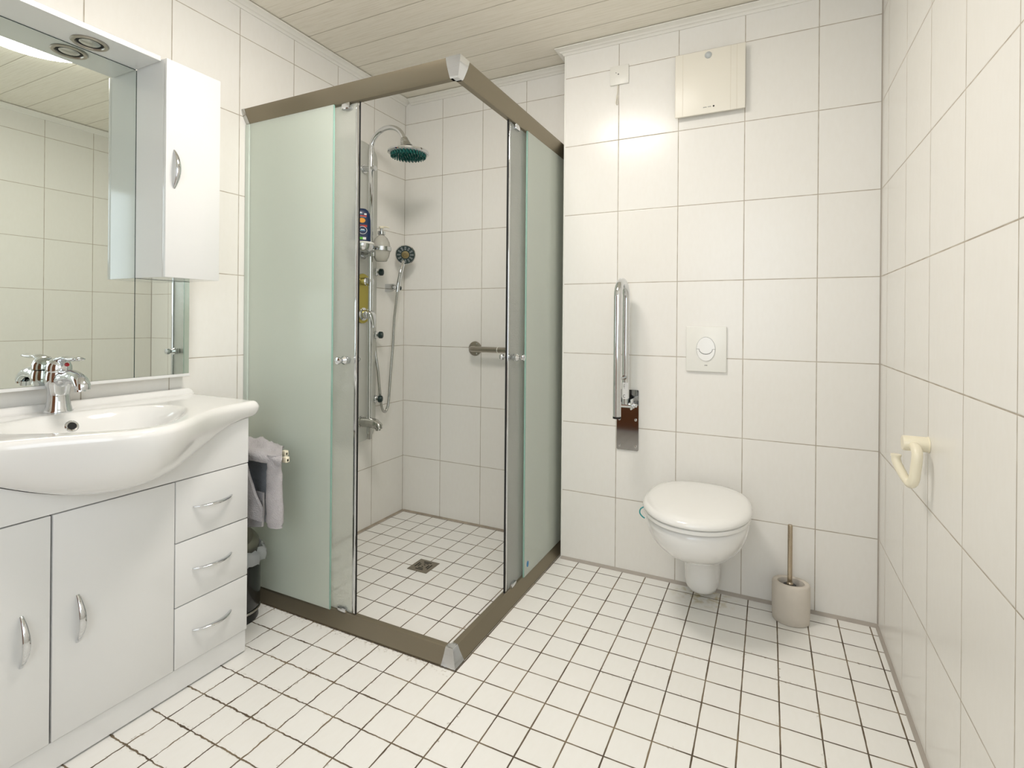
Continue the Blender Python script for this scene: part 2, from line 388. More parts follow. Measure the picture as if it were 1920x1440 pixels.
def trim(name, path, side, label):
    """sweep the moulding along a horizontal polyline, mitred; side=+1 projects to the left of the path"""
    P = [Vector(p) for p in path]; rings = []
    for i, p in enumerate(P):
        ds = []
        if i: ds.append((p - P[i - 1]).normalized())
        if i < len(P) - 1: ds.append((P[i + 1] - p).normalized())
        ns = [Vector((-d.y, d.x)) * side for d in ds]
        n = ns[0] if len(ns) == 1 else (ns[0] + ns[1]) / (1 + ns[0].dot(ns[1]))
        rings.append([Vector((p.x + n.x * o, p.y + n.y * o, z)) for o, z in cove(0)])
    bm = BM(); quadstrip(bm, rings, True, True, True); struct(name, bm, m_trim, label)
trim('trim_1', [(0, YR), (0, YB)], -1, 'white ceiling moulding along left wall')
trim('trim_2', [(0.040, YB), (XE - 0.040, YB)], -1, 'white ceiling moulding above the shower back wall')
trim('trim_3', [(XE, YB), (XE, 0), (XR - 0.040, 0)], -1, 'white ceiling moulding round the corner of toilet wall')
trim('trim_4', [(XR, 0), (XR, YR)], -1, 'white ceiling moulding along right wall')
# plaster edge bead on the wall corner, and grey silicone at the wall foot
b = BM(); box(b, XE - 0.0015, XE + 0.006, -0.0015, 0.006, 0, ZC - 0.03, 0.001, 1); struct('trim_5', b, m_plastic, 'white corner bead of the toilet wall')
b = BM(); prism(b, [(0, 0.0), (-0.012, 0.0), (-0.009, 0.006), (-0.002, 0.011), (0, 0.011)], 'x', XE + 0.003, XR); struct('baseboard_back', b, m_silicone, 'grey silicone joint at the foot of the toilet wall')
b = BM(); prism(b, [(XR, 0), (XR - 0.010, 0), (XR - 0.007, 0.005), (XR - 0.002, 0.009), (XR, 0.009)], 'y', YR, -0.012); struct('baseboard_right', b, m_silicone, 'grey silicone joint at the foot of right wall')
b = BM(); prism(b, [(YB, 0.0), (YB - 0.010, 0.0), (YB - 0.007, 0.004), (YB - 0.002, 0.008), (YB, 0.008)], 'x', 0.01, 1.01); struct('baseboard_alcove', b, m_mould, 'stained silicone joint at the foot of the shower wall')
b = BM(); prism(b, [(0, 0.0), (0.010, 0.0), (0.007, 0.004), (0.002, 0.008), (0, 0.008)], 'y', -0.86, YB); struct('baseboard_left', b, m_mould, 'stained silicone joint at the foot of the left wall')
b = BM(); prism(b, [(XR - 0.004, -0.0), (XR, -0.004), (XR, 0.0)], 'z', 0.012, ZC - 0.03); struct('trim_6', b, m_silicone, 'grey joint in the corner of toilet wall and right wall')

# ceiling lamp (out of frame, seen in the mirror)
LX, LY = 1.13, -1.18
t = thing('ceiling_lamp', 'lit round white ceiling lamp reflected in the mirror', 'lamp', (LX, LY, ZC))
b = BM(); lathe(b, (LX, LY, ZC), (0, 0, -1), [(0.255, 0.0), (0.255, 0.018), (0.242, 0.024)]); obj('lamp_base', b, m_lampbase, t)
b = BM(); lathe(b, (LX, LY, ZC - 0.024), (0, 0, -1), [(0.240, 0.0), (0.239, 0.009), (0.228, 0.020), (0.19, 0.028), (0.12, 0.034), (0.05, 0.036), (0.0, 0.036)], 40); obj('lamp_shade', b, m_lamp, t)

# ================================================================== SHOWER ENCLOSURE
XI, YI = 1.017, -0.862      # inner faces of the rails
t = enc = thing('shower_enclosure', 'corner shower enclosure of frosted glass with brown-grey rails and chrome corners', 'shower', (XI, YI, 0))
top = [(0.048, 2.006)] + [(0.048 - 0.024 * (i / 8) ** 1.35, 2.006 - 0.054 * i / 8) for i in range(1, 9)] + [(0.020, 1.949), (0.0, 1.949), (0.0, 2.006)]
bot = [(0.046, 0.0), (0.046, 0.005)] + [(0.046 - 0.026 * (i / 6) ** 0.9, 0.005 + 0.043 * i / 6) for i in range(1, 7)] + [(0.016, 0.050), (0.0, 0.050), (0.0, 0.0)]
def rail_front(pr, x0, x1, g=0.0):
    bm = BM(); quadstrip(bm, [[Vector((x, YI - o, z)) for o, z in pr] for x in (x0, x1)], True, True, True); return bm
def rail_side(pr, y0, y1):
    bm = BM(); quadstrip(bm, [[Vector((XI + o, y, z)) for o, z in pr] for y in (y0, y1)], True, True, True); return bm
for pr, nm in ((top, 'top_rail'), (bot, 'bottom_rail')):
    obj(nm, rail_front(pr, 0.020, 1.018), m_bronze, t, 30)
    obj(nm, rail_side(pr, -0.860, YB - 0.002), m_bronze, t, 30)
for pr, w in ((top, 0.030), (bot, 0.030)):
    pg = [(o + (0.0015 if o > 0.001 else 0), z + (0.0015 if z > 1.99 or (0.04 < z < 1) else 0)) for o, z in pr]
    bm = BM(); quadstrip(bm, [[Vector((XI - w + 0.022, YI - o, z)) for o, z in pg], [Vector((XI + o, YI - o, z)) for o, z in pg], [Vector((XI + o, YI + w - 0.022, z)) for o, z in pg]], True, True, True)
    obj('corner_cap', bm, m_chrome, t, 30)
pg = [(o + 0.002, z) for o, z in top]
obj('wall_cap', rail_front(pg, 0.001, 0.021), m_chrome_s, t, 30)
b = BM(); box(b, 0.0005, 0.024, -0.893, -0.877, 0.05, 1.949, 0.002); obj('wall_profile', b, mat('pale_green_profile', (206, 216, 206), 0.3), t)
def pane(name, x0, x1, y0, y1, z0, z1, m, par):
    bm = BM(); box(bm, x0, x1, y0, y1, z0, z1); return obj(name, bm, m, par)
f1 = pane('fixed_panel', 0.012, 0.488, -0.8875, -0.8815, 0.048, 1.951, m_glass, t)
pane('glass_edge', 0.4885, 0.4912, -0.8877, -0.8813, 0.048, 1.951, m_gedge, f1)
f2 = pane('fixed_panel', 1.0375, 1.0435, -0.340, YB - 0.003, 0.048, 1.951, m_glass, t)
pane('glass_edge', 1.0373, 1.0437, -0.3445, -0.3405, 0.048, 1.951, m_gedge, f2)
b = BM(); prism(b, ell(-0.3085, 0.092, 0.009, 0.013, 16), 'x', 1.0436, 1.0446); o = obj('sticker', b, m_blue, f2); o['label'] = 'small blue sticker'
def knob(bm, o, d):
    lathe(bm, o, d, [(0.012, 0.0), (0.014, 0.003), (0.014, 0.006)], 24)
    lathe(bm, Vector(o) + Vector(d) * 0.006, d, [(0.0145, 0), (0.0145, 0.0035)], 24)
    lathe(bm, Vector(o) + Vector(d) * 0.0095, d, [(0.013, 0), (0.0155, 0.004), (0.0155, 0.010), (0.011, 0.016), (0.008, 0.020), (0.008, 0.024), (0.0125, 0.029), (0.014, 0.036), (0.012, 0.042), (0.0, 0.044)], 24)
# front sliding door, pushed back behind the fixed pane
dr = pane('sliding_door', 0.075, 0.594, -0.8735, -0.8685, 0.052, 1.945, m_glass2, t)
b = BM(); box(b, 0.590, 0.6045, -0.877, -0.865, 0.053, 1.934, 0.003); obj('edge_strip', b, m_chrome, dr)
b = BM(); box(b, 0.6046, 0.6062, -0.874, -0.868, 0.04, 1.948); obj('magnet_seal', b, m_rubber, dr)
b = BM(); knob(b, (0.556, -0.8738, 0.990), (0, -1, 0)); knob(b, (0.556, -0.8682, 0.990), (0, 1, 0)); obj('door_knob', b, m_chrome, dr)
for z0, z1 in ((1.925, 1.950), (0.050, 0.068)):
    b = BM(); box(b, 0.525, 0.567, -0.886, -0.860, z0, z1, 0.005); obj('roller_cover', b, m_chrome, dr)
# side sliding door
dr = pane('sliding_door', 1.0245, 1.0295, -0.480, 0.06, 0.052, 1.945, m_glass2, t)
b = BM(); box(b, 1.021, 1.033, -0.4915, -0.479, 0.053, 1.934, 0.003); obj('edge_strip', b, m_chrome, dr)
b = BM(); box(b, 1.024, 1.030, -0.496, -0.4917, 0.04, 1.948); obj('magnet_seal', b, m_rubber, dr)
b = BM(); knob(b, (1.0298, -0.440, 0.992), (1, 0, 0)); knob(b, (1.0242, -0.440, 0.992), (-1, 0, 0)); obj('door_knob', b, m_chrome, dr)
for z0, z1 in ((1.925, 1.950), (0.050, 0.068)):
    b = BM(); box(b, 1.016, 1.042, -0.452, -0.410, z0, z1, 0.005); obj('roller_cover', b, m_chrome, dr)

# ================================================================== SHOWER COLUMN
YCn = -0.25
t = thing('shower_column', 'silver-grey shower panel column with rain head on the left shower wall', 'shower', (0, YCn, 0.50))
prof = [(0.0, YCn - 0.142), (0.018, YCn - 0.142), (0.040, YCn - 0.095), (0.047, YCn - 0.04), (0.048, YCn), (0.047, YCn + 0.04), (0.040, YCn + 0.095), (0.018, YCn + 0.142), (0.0, YCn + 0.142)]
b = BM(); prism(b, prof, 'z', 0.560, 2.018); obj('panel', b, m_panel, t, 15)
def archcap(z0, sgn):
    rings = []
    for i in range(9):
        a = i / 8; h = 0.062 * math.sin(a * PI / 2); s = math.sqrt(max(0.0, 1 - a * a)) if a < 1 else 0.02
        s = max(s, 0.06)
        rings.append([Vector((x * (0.92 if a < 1 else 0.85) + 0.0, YCn + (y - YCn) * s, z0 + sgn * h)) for x, y in prof])
    bm = BM(); quadstrip(bm, rings, True, True, True); return bm
obj('end_cap', archcap(2.0185, 1), m_panel, t, 30); obj('end_cap', archcap(0.5595, -1), m_panel, t, 30)
b = BM(); tube(b, [(0.100, YCn, 0.548), (0.100, YCn, 1.99)], 0.0125, 20); obj('riser_pipe', b, m_chrome, t)
arc = [(0.100, YCn, 1.985), (0.101, YCn, 2.03)] 
for i in range(1, 15):
    a = PI - (PI - 0.42) * i / 14
    arc.append((0.2075 + 0.1055 * math.cos(a), YCn, 2.035 + 0.090 * math.sin(a)))
arc += [(0.318, YCn, 2.045)]
b = BM(); tube(b, arc, 0.0125, 20); obj('shower_arm', b, m_chrome, t, 60)
b = BM(); cyl(b, (0.047, YCn, 1.932), (0.058, YCn, 1.932), 0.022); tube(b, [(0.058, YCn, 1.932), (0.085, YCn, 1.930), (0.120, YCn, 1.928)], [0.016, 0.012, 0.012]); cyl(b, (0.118, YCn, 1.928), (0.128, YCn, 1.928), 0.014); obj('pipe_bracket', b, m_chrome, t)
# rain head
HX = 0.340
b = BM(); lathe(b, (0.312, YCn, 2.055), (0.33, 0, -1), [(0.017, 0), (0.019, 0.006), (0.019, 0.014), (0.022, 0.018), (0.022, 0.026), (0.025, 0.030), (0.026, 0.038), (0.030, 0.042), (0.034, 0.052)], 28); obj('swivel_neck', b, m_chrome_s, t)
b = BM(); lathe(b, (HX, YCn, 2.006), (0, 0, -1), [(0.030, 0.0), (0.045, 0.008), (0.085, 0.016), (0.101, 0.022), (0.102, 0.030), (0.096, 0.034), (0.092, 0.031), (0.0, 0.031)], 48); hd = obj('rain_head', b, m_chrome, t)
b = BM(); lathe(b, (HX, YCn, 1.9750), (0, 0, -1), [(0.091, 0.0), (0.088, 0.003), (0.0, 0.004)], 40); obj('spray_plate', b, m_lightgrey, hd)
b = BM()
for r, k in ((0.0, 1), (0.014, 6), (0.028, 12), (0.043, 18), (0.058, 22), (0.072, 28), (0.084, 32)):
    for i in range(k):
        a = 2 * PI * i / k; px, py = HX + r * math.cos(a), YCn + r * math.sin(a)
        tube(b, [(px, py, 1.974), (px, py, 1.955)], [0.0046, 0.0026], 8)
obj('nozzles', b, m_teal, hd)
# shelf with dish and dispenser ring
SX, SY, SZ = 0.130, -0.345, 1.500
b = BM(); cyl(b, (0.046, YCn, 1.478), (0.056, YCn, 1.478), 0.020); cyl(b, (0.056, YCn, 1.478), (0.125, YCn, 1.484), 0.012); lathe(b, (0.118, YCn, 1.470), (0, 0, 1), [(0.014, 0), (0.016, 0.004), (0.016, 0.034), (0.012, 0.038)], 24)
tube(b, [(0.125, YCn, 1.495), (0.13, YCn - 0.05, 1.495)], 0.008, 12); tube(b, [(0.125, YCn, 1.505), (0.13, YCn + 0.005, 1.51)], 0.008, 12); obj('shelf_bracket', b, m_chrome, t)
b = BM(); lathe(b, (SX, SY, SZ - 0.018), (0, 0, 1), [(0.030, 0), (0.046, 0.004), (0.054, 0.014), (0.056, 0.030), (0.056, 0.036), (0.052, 0.036), (0.051, 0.022), (0.0, 0.020)], 36); obj('soap_dish', b, m_chrome, t)
b = BM(); lathe(b, (SX, SY, SZ + 0.0185), (0, 0, 1), [(0.050, 0), (0.060, 0.0), (0.061, 0.006), (0.057, 0.010), (0.050, 0.008)], 36); obj('dish_rim', b, m_plastic, t)
RX, RY = 0.135, -0.207
b = BM()
n = 36
quadstrip(b, [[Vector((RX + r * math.cos(2 * PI * k / n), RY + r * math.sin(2 * PI * k / n), z)) for r, z in ((0.0475, 1.503), (0.0505, 1.503), (0.0505, 1.523), (0.0475, 1.523))] for k in range(n + 1)], True)
obj('dispenser_ring', b, m_chrome, t)
# thermostat plate
b = BM(); prism(b, rrect(YCn - 0.047, YCn + 0.047, 1.122, 1.382, 0.0465, 10), 'x', 0.0485, 0.054); obj('valve_plate', b, m_gold, t)
b = BM(); lathe(b, (0.054, YCn, 1.342), (1, 0, -0.08), [(0.020, 0), (0.022, 0.004), (0.022, 0.026), (0.018, 0.030), (0.018, 0.034), (0.023, 0.038), (0.023, 0.052), (0.014, 0.055), (0.0, 0.055)], 28); obj('diverter_knob', b, m_chrome, t)
b = BM(); lathe(b, (0.054, YCn, 1.170), (1, 0, 0), [(0.033, 0), (0.034, 0.004), (0.028, 0.008), (0.023, 0.010), (0.023, 0.034), (0.019, 0.040), (0.0, 0.041)], 28)
tube(b, spline([(0.085, YCn, 1.178), (0.104, YCn, 1.180), (0.116, YCn, 1.165), (0.124, YCn, 1.135), (0.129, YCn, 1.100)], 5), [0.014 + 0.012 * math.sin(PI * min(1, i / 16)) if i < 18 else 0.010 for i in range(21)], 16, True, 0.45)
obj('mixer_lever', b, m_chrome, t, 60)
# bath spout, jets
b = BM(); lathe(b, (0.0485, YCn, 0.606), (1, 0, 0), [(0.031, 0), (0.032, 0.006), (0.027, 0.010)], 28)
tube(b, spline([(0.054, YCn, 0.606), (0.10, YCn, 0.606), (0.14, YCn, 0.603), (0.163, YCn, 0.592), (0.168, YCn, 0.578)], 5), [0.026] * 6 + [0.025] * 6 + [0.022] * 5 + [0.018] * 4, 20); cyl(b, (0.160, YCn, 0.586), (0.162, YCn, 0.570), 0.013); obj('bath_spout', b, m_chrome_s, t, 60)
b = BM(); box(b, 0.094, 0.1125, YCn - 0.0095, YCn + 0.0095, 0.520, 0.590, 0.002); obj('pipe_foot', b, m_chrome_s, t)
nd = Vector((0.85, 0.527, 0)).normalized()
for z in (1.4024, 1.0581, 0.7071):
    o0 = Vector((0.030, -0.131, z)); b = BM()
    lathe(b, o0 - nd * 0.004, nd, [(0.0215, 0), (0.023, 0.006), (0.022, 0.012), (0.016, 0.018), (0.014, 0.022)], 24); j = obj('body_jet', b, m_chrome, t)
    b = BM(); lathe(b, o0 + nd * 0.0182, nd, [(0.012, 0), (0.0185, 0.003), (0.0195, 0.012), (0.018, 0.022), (0.011, 0.026), (0, 0.0265)], 24); o = obj('jet_nozzle', b, m_dgreen, j)

# hand shower on its wall holder
b = BM(); prism(b, [(0.0, 1.30), (0.0, 1.345), (0.052, 1.345), (0.056, 1.318), (0.03, 1.306)], 'y', -0.018, 0.018)
cyl(b, (0.060, -0.030, 1.326), (0.060, -0.010, 1.326), 0.015); cyl(b, (0.060, -0.034, 1.326), (0.060, -0.030, 1.326), 0.010)
o = obj('shower_holder', b, m_chrome, None, 35, (0, 0, 1.3)); tag(o, 'small chrome wall holder gripping the hand shower', 'holder')
hold = o
b = BM(); cyl(b, (0.062, 0.016, 1.324), (0.062, 0.036, 1.324), 0.0135); obj('clamp_knob', b, m_dgreen, hold)
t = thing('hand_shower', 'chrome hand shower with round dark spray face and long grey hose', 'shower', (0.075, 0.0, 1.31))
b = BM(); tube(b, spline([(0.0715, 0.004, 1.300), (0.076, 0.010, 1.36), (0.077, 0.030, 1.43), (0.074, 0.056, 1.485), (0.070, 0.074, 1.520)], 5), [0.0125] * 8 + [0.0145] * 7 + [0.0165] * 6, 18, True, 0.85); obj('handle', b, m_chrome, t, 60)
hn = Vector((0.55, -0.78, -0.22)).normalized(); hc = Vector((0.092, 0.046, 1.516))
b = BM(); lathe(b, hc - hn * 0.026, hn, [(0.014, 0), (0.034, 0.005), (0.050, 0.016), (0.057, 0.024), (0.0565, 0.029), (0.053, 0.031), (0.052, 0.027), (0, 0.027)], 36); obj('head_shell', b, m_chrome, t)
b = BM(); lathe(b, hc + hn * 0.0012, hn, [(0.0515, 0), (0.050, 0.003), (0.026, 0.004), (0.0, 0.004)], 36); sp = obj('spray_face', b, m_dgreen, t)
b = BM(); lathe(b, hc + hn * 0.0053, hn, [(0.022, 0), (0.021, 0.002), (0.010, 0.003), (0.009, 0.001), (0, 0.001)], 28); obj('face_centre', b, mat('dull_brass', (134, 118, 80), 0.35, 0.6), sp)
b = BM(); u, v = frame_of(hn)
for k in range(12):
    for r, dr_ in ((0.030, -0.08), (0.030, 0.08), (0.037, -0.07), (0.037, 0.07), (0.0435, -0.06), (0.0435, 0.06)):
        a = 2 * PI * k / 12 + dr_; q = hc + hn * 0.0042 + (u * math.cos(a) + v * math.sin(a)) * r; cyl(b, q, q + hn * 0.0022, 0.0019, None, 6)
obj('spray_nozzles', b, m_lightgrey, sp)
b = BM(); tube(b, spline([(0.0715, 0.004, 1.302), (0.062, 0.004, 1.24), (0.048, 0.006, 1.1407), (0.042, 0.003, 0.9886), (0.04, -0.012, 0.8379), (0.04, -0.0255, 0.690), (0.040, -0.040, 0.640), (0.04, -0.0570, 0.6265), (0.04, -0.076, 0.642), (0.04, -0.0914, 0.6912), (0.04, -0.1056, 0.7872), (0.034, -0.1120, 0.8762), (0.020, -0.113, 0.95), (0.012, -0.1095, 1.02)], 7), 0.0072, 12); o = obj('hose', b, m_chrome_s, t, 60)

# shampoo bottle standing in the dish
t = thing('shampoo_bottle', 'navy blue shampoo bottle with orange fruit picture in the soap dish', 'bottle', (SX, SY, 1.508))
b = BM()
bd = Vector((0.80, -0.60, 0)); bs = Vector((0.60, 0.80, 0))      # facing direction and its side
def bottle_pt(s, d, z): return Vector((SX, SY, z)) + bs * s + bd * d
rings = []
for z, w, dep in ((1.531, 0.040, 0.018), (1.538, 0.043, 0.020), (1.58, 0.0435, 0.021), (1.64, 0.0425, 0.021), (1.670, 0.039, 0.020), (1.688, 0.030, 0.017), (1.697, 0.018, 0.012), (1.6985, 0.006, 0.006)):
    rings.append([bottle_pt(math.copysign(abs(math.cos(a)) ** 0.6, math.cos(a)) * w, math.copysign(abs(math.sin(a)) ** 0.75, math.sin(a)) * dep, z) for a in [2 * PI * k / 32 for k in range(32)]])
quadstrip(b, rings, True, True, True); bt = obj('bottle_body', b, m_navy, t, 50)
b = BM(); quadstrip(b, [[bottle_pt(0.036 * math.cos(2 * PI * k / 28), 0.017 * math.sin(2 * PI * k / 28), z) for k in range(28)] for z in (1.505, 1.531)], True, True, True); obj('cap', b, m_plastic, t)
def decal(name, pts, m, d=0.0222):
    bm = BM(); f = [bm.verts.new(bottle_pt(s, d, z)) for s, z in pts]; g = [bm.verts.new(bottle_pt(s, d - 0.004, z)) for s, z in pts]
    bm.faces.new(f); k = len(pts)
    for i in range(k): bm.faces.new((f[i], g[i], g[(i + 1) % k], f[(i + 1) % k]))
    return obj(name, bm, m, bt)
def bar(s0, s1, z0, z1): return [(s0, z0), (s1, z0), (s1, z1), (s0, z1)]
decal('fruit_picture', ell(-0.004, 1.636, 0.016, 0.012), m_orange)
for s0, s1, z0, z1, m in ((-0.022, -0.004, 1.668, 1.671, m_lblue), (0.006, 0.018, 1.664, 1.672, m_white_s), (-0.014, 0.018, 1.655, 1.661, m_redp), (-0.020, 0.016, 1.651, 1.6535, m_lblue), (-0.020, 0.016, 1.609, 1.613, m_redp), (0.004, 0.020, 1.604, 1.614, m_redp), (-0.016, 0.0, 1.541, 1.553, m_green), (0.0005, 0.016, 1.541, 1.553, m_white_s), (-0.010, 0.008, 1.589, 1.5925, m_white_s), (-0.014, 0.012, 1.5835, 1.5875, m_lblue)):
    decal('label_print', bar(s0, s1, z0, z1), m)
b = BM(); n = 32
quadstrip(b, [[bottle_pt(-0.001 + r * math.cos(2 * PI * k / n), d, 1.587 + r * 0.9 * math.sin(2 * PI * k / n)) for r, d in ((0.0195, 0.0215), (0.0215, 0.0215), (0.0215, 0.0232), (0.0195, 0.0232))] for k in range(n + 1)], True); obj('label_ring', b, m_white_s, bt)
# soap dispenser
t = thing('soap_dispenser', 'frosted egg-shaped soap dispenser with pump in a chrome ring', 'dispenser', (RX, RY, 1.448))
b = BM(); lathe(b, (RX, RY, 1.448), (0, 0, 1), [(0.026, 0), (0.030, 0.003), (0.040, 0.025), (0.046, 0.055), (0.0465, 0.075), (0.042, 0.100), (0.031, 0.122), (0.018, 0.134), (0.014, 0.138)], 32); obj('dispenser_bottle', b, m_soap, t, 60)
b = BM(); lathe(b, (RX, RY, 1.587), (0, 0, 1), [(0.017, 0), (0.019, 0.002), (0.019, 0.018), (0.014, 0.021), (0.007, 0.022), (0.007, 0.034)], 24); obj('collar', b, m_chrome, t)
b = BM(); lathe(b, (RX, RY, 1.621), (0, 0, 1), [(0.010, 0), (0.013, 0.003), (0.013, 0.009), (0.009, 0.012)], 20); tube(b, [(RX, RY, 1.629), (RX + 0.02, RY + 0.012, 1.630), (RX + 0.034, RY + 0.022, 1.626)], [0.009, 0.006, 0.004], 12, True, 0.6); obj('pump_head', b, m_cream, t)

# grab rail on the shower back wall
t = thing('grab_rail', 'horizontal brushed steel grab rail on the shower back wall', 'rail', (0.5, YB, 0.985))
for xx in (0.497, 0.985):
    b = BM(); lathe(b, (xx, YB, 0.985), (0, -1, 0), [(0.040, 0), (0.041, 0.003), (0.039, 0.008), (0.030, 0.011), (0.018, 0.012)], 32)
    fl = obj('wall_flange', b, m_steel, t)
    for a in (60, 180, 300):
        b = BM(); a = math.radians(a); cyl(b, (xx + 0.031 * math.cos(a), YB - 0.0085, 0.985 + 0.031 * math.sin(a)), (xx + 0.031 * math.cos(a), YB - 0.0125, 0.985 + 0.031 * math.sin(a)), 0.005, None, 10)
        obj('screw', b, m_chrome, fl)
b = BM(); tube(b, spline([(0.497, YB - 0.012, 0.985), (0.499, YB - 0.04, 0.985), (0.515, YB - 0.058, 0.985), (0.56, YB - 0.062, 0.985), (0.74, YB - 0.062, 0.985), (0.93, YB - 0.062, 0.985), (0.967, YB - 0.058, 0.985), (0.983, YB - 0.04, 0.985), (0.985, YB - 0.012, 0.985)], 6), 0.0155, 20); rl = obj('rail', b, m_steel, t, 60)
b = BM(); cyl(b, (0.672, YB - 0.062, 0.985), (0.676, YB - 0.062, 0.985), 0.0162, None, 20); obj('joint_ring', b, m_plastic, rl)

# floor drain
DXC, DYC, DH = 0.5395, -0.368, 0.0535
t = thing('floor_drain', 'square slotted steel floor drain in the shower floor', 'drain', (DXC, DYC, 0))
b = BM(); box(b, DXC - DH, DXC + DH, DYC - DH, DYC + DH, 0.0002, 0.0025, 0.0006, 1); dg = obj('grate', b, m_drain, t)
b = BM()
for r, L in ((0.034, 0.021), (0.0225, 0.013), (0.009, 0.004)):
    for a in (0, 1, 2, 3):
        if r < 0.01 and a % 2: continue
        s = (1, -1)[a // 2]
        if a % 2 == 0: box(b, DXC - L, DXC + L, DYC + s * r - 0.0028, DYC + s * r + 0.0028, 0.0024, 0.0028)
        else: box(b, DXC + s * r - 0.0028, DXC + s * r + 0.0028, DYC - L, DYC + L, 0.0024, 0.0028)
obj('slots', b, m_hole, dg)

# ================================================================== VANITY, BASIN, FAUCET
VY0, VY1, SCY = -1.970, -1.142, -1.540
def interp(tab, d):
    for (a, va), (c, vc) in zip(tab, tab[1:]):
        if d <= c: s = (d - a) / (c - a); return va + (vc - va) * s
    return tab[-1][1]
ZB = [(0, .676), (.03, .677), (.06, .680), (.10, .689), (.13, .698), (.18, .7185), (.212, .734), (.25, .753), (.275, .766), (.30, .779), (.327, .790), (.36, .799), (.39, .804), (.46, .808)]
def zb(y): 
    d = abs(y - SCY); return sum(interp(ZB, abs(d + e)) for e in (-0.02, -0.01, 0, 0.01, 0.02)) / 5
def xl(y):
    d = abs(y - SCY); return 0.398 + 0.182 * math.exp(-(d / 0.145) ** 2 / 2)
t = van = thing('vanity_cabinet', 'white glossy vanity cabinet with doors and drawers under the washbasin', 'cabinet', (0.0, (VY0 + VY1) / 2, 0))
b = BM(); box(b, 0.002, 0.352, VY1 - 0.016, VY1, 0.0, 0.803, 0.001, 1); box(b, 0.002, 0.352, VY0, VY0 + 0.016, 0.0, 0.803, 0.001, 1); box(b, 0.002, 0.352, VY0 + 0.016, VY1 - 0.016, 0.08, 0.096); box(b, 0.002, 0.35, -1.389, -1.373, 0.096, 0.66); obj('carcass', b, m_white_dark, t)
b = BM(); box(b, 0.346, 0.3655, VY0, VY1, 0.0055, 0.0775, 0.001, 1); obj('plinth', b, m_white, t)
ys = [VY0 + (VY1 - VY0) * i / 48 for i in range(49)]
b = BM(); prism(b, [(VY1, 0.651), (VY0, 0.651)] + [(y, min(zb(y) - 0.0015, 0.803)) for y in ys], 'x', 0.3525, 0.372); obj('fascia', b, m_white, t)
def bow(bm, a, c, out, rmax, n=14):
    a, c, out = Vector(a), Vector(c), Vector(out)
    tube(bm, [a + (c - a) * (i / n) + out * math.sin(PI * i / n) ** 0.8 for i in range(n + 1)], [rmax * (0.45 + 0.55 * math.sin(PI * i / n)) for i in range(n + 1)], 12, True, 0.55)
for y0, y1, hy in ((-1.674, -1.3825, -1.622), (VY0, -1.6785, -1.733)):
    b = BM(); box(b, 0.3525, 0.372, y0, y1, 0.081, 0.6475, 0.0012, 2); dd = obj('door', b, m_white, t)
    b = BM(); bow(b, (0.372, hy, 0.303), (0.372, hy, 0.425), (0.027, 0, 0), 0.0085); obj('handle', b, m_chrome, dd, 60)
for z0, z1 in ((0.4625, 0.6475), (0.268, 0.459), (0.081, 0.2645)):
    b = BM(); box(b, 0.3525, 0.372, -1.3795, VY1, z0, z1, 0.0012, 2); dd = obj('drawer', b, m_white, t)
    zc = (z0 + z1) / 2 + 0.002
    b = BM(); bow(b, (0.372, -1.3275, zc), (0.372, -1.2015, zc), (0.027, 0, 0), 0.0085); obj('handle', b, m_chrome, dd, 60)

# basin
DZ0 = 0.861
B0, B1 = -1.990, -1.112
def bowl(x, y):
    d = abs(y - SCY); x0 = 0.128; x1 = xl(y) - 0.045
    tt = 2 * (x - x0) / (x1 - x0) - 1; s = d / 0.222
    rho = (abs(tt) ** 2.4 + s ** 2.4) ** (1 / 2.4)
    f = max(0.0, min(1.0, (1 - rho) / 0.42)); f = f * f * (3 - 2 * f)
    D = min(0.125, max(0.0, DZ0 - zb(y) - 0.03))
    return D * f
rings = []
NY = 110
for i in range(NY + 1):
    a = i / NY; y = B0 + (B1 - B0) * a
    e = min(y - B0, B1 - y); rr = 0.024
    k = 1.0 if e >= rr else math.sqrt(max(0.0, 1 - ((rr - e) / rr) ** 2))
    if i in (0, NY): k = 0.08
    xL = xl(y) - (1 - k) * 0.02; zt = DZ0 - 0.003; zbot = zb(y); zm = (zt + zbot) / 2
    def Z(z): return zm + (z - zm) * (0.25 + 0.75 * k) if k < 1 else z
    xc = 0.366
    pts = [(0.003, Z(0.835)), (0.003, Z(0.876)), (0.008, Z(0.881)), (0.030, Z(0.881)), (0.037, Z(0.877)), (0.042, Z(0.868)), (0.050, Z(0.8618))]
    nx = 44
    for j in range(nx + 1):
        x = 0.058 + (xL - 0.020 - 0.058) * j / nx
        pts.append((x, Z(DZ0 - bowl(x, y))))
    r = 0.020
    for j in range(1, 8):
        q = PI / 2 * j / 8; pts.append((xL - r + r * math.sin(q), Z(DZ0 - r + r * math.cos(q))))
    z1 = DZ0 - r; h = z1 - zbot
    for j in range(0, 15):
        q = j / 14; pts.append((xL - (xL - xc) * (1 - math.cos(q * PI / 2) ** 0.9) , Z(z1 - h * math.sin(q * PI / 2) ** 1.15)))
    pts += [(0.345, Z(zbot + 0.003)), (0.16, Z(min(zbot + 0.005, 0.835))), (0.10, Z(min(zbot + 0.05, 0.835)))]
    rings.append([Vector((x, y, z)) for x, z in pts])
b = BM(); quadstrip(b, rings, True, True, True)
t = obj('washbasin', b, m_ceramic, None, 50, (0.0, SCY, 0.80)); tag(t, 'white ceramic washbasin bulging over the front of the vanity cabinet', 'sink')
OFF['washbasin'] = (0.0, SCY, 0.80)
ox = 0.158; oz = DZ0 - bowl(ox, -1.545); dzx = (bowl(ox + 0.004, -1.545) - bowl(ox - 0.004, -1.545)) / 0.008
nn = Vector((dzx, 0, 1)).normalized(); oc = Vector((ox, -1.545, oz))
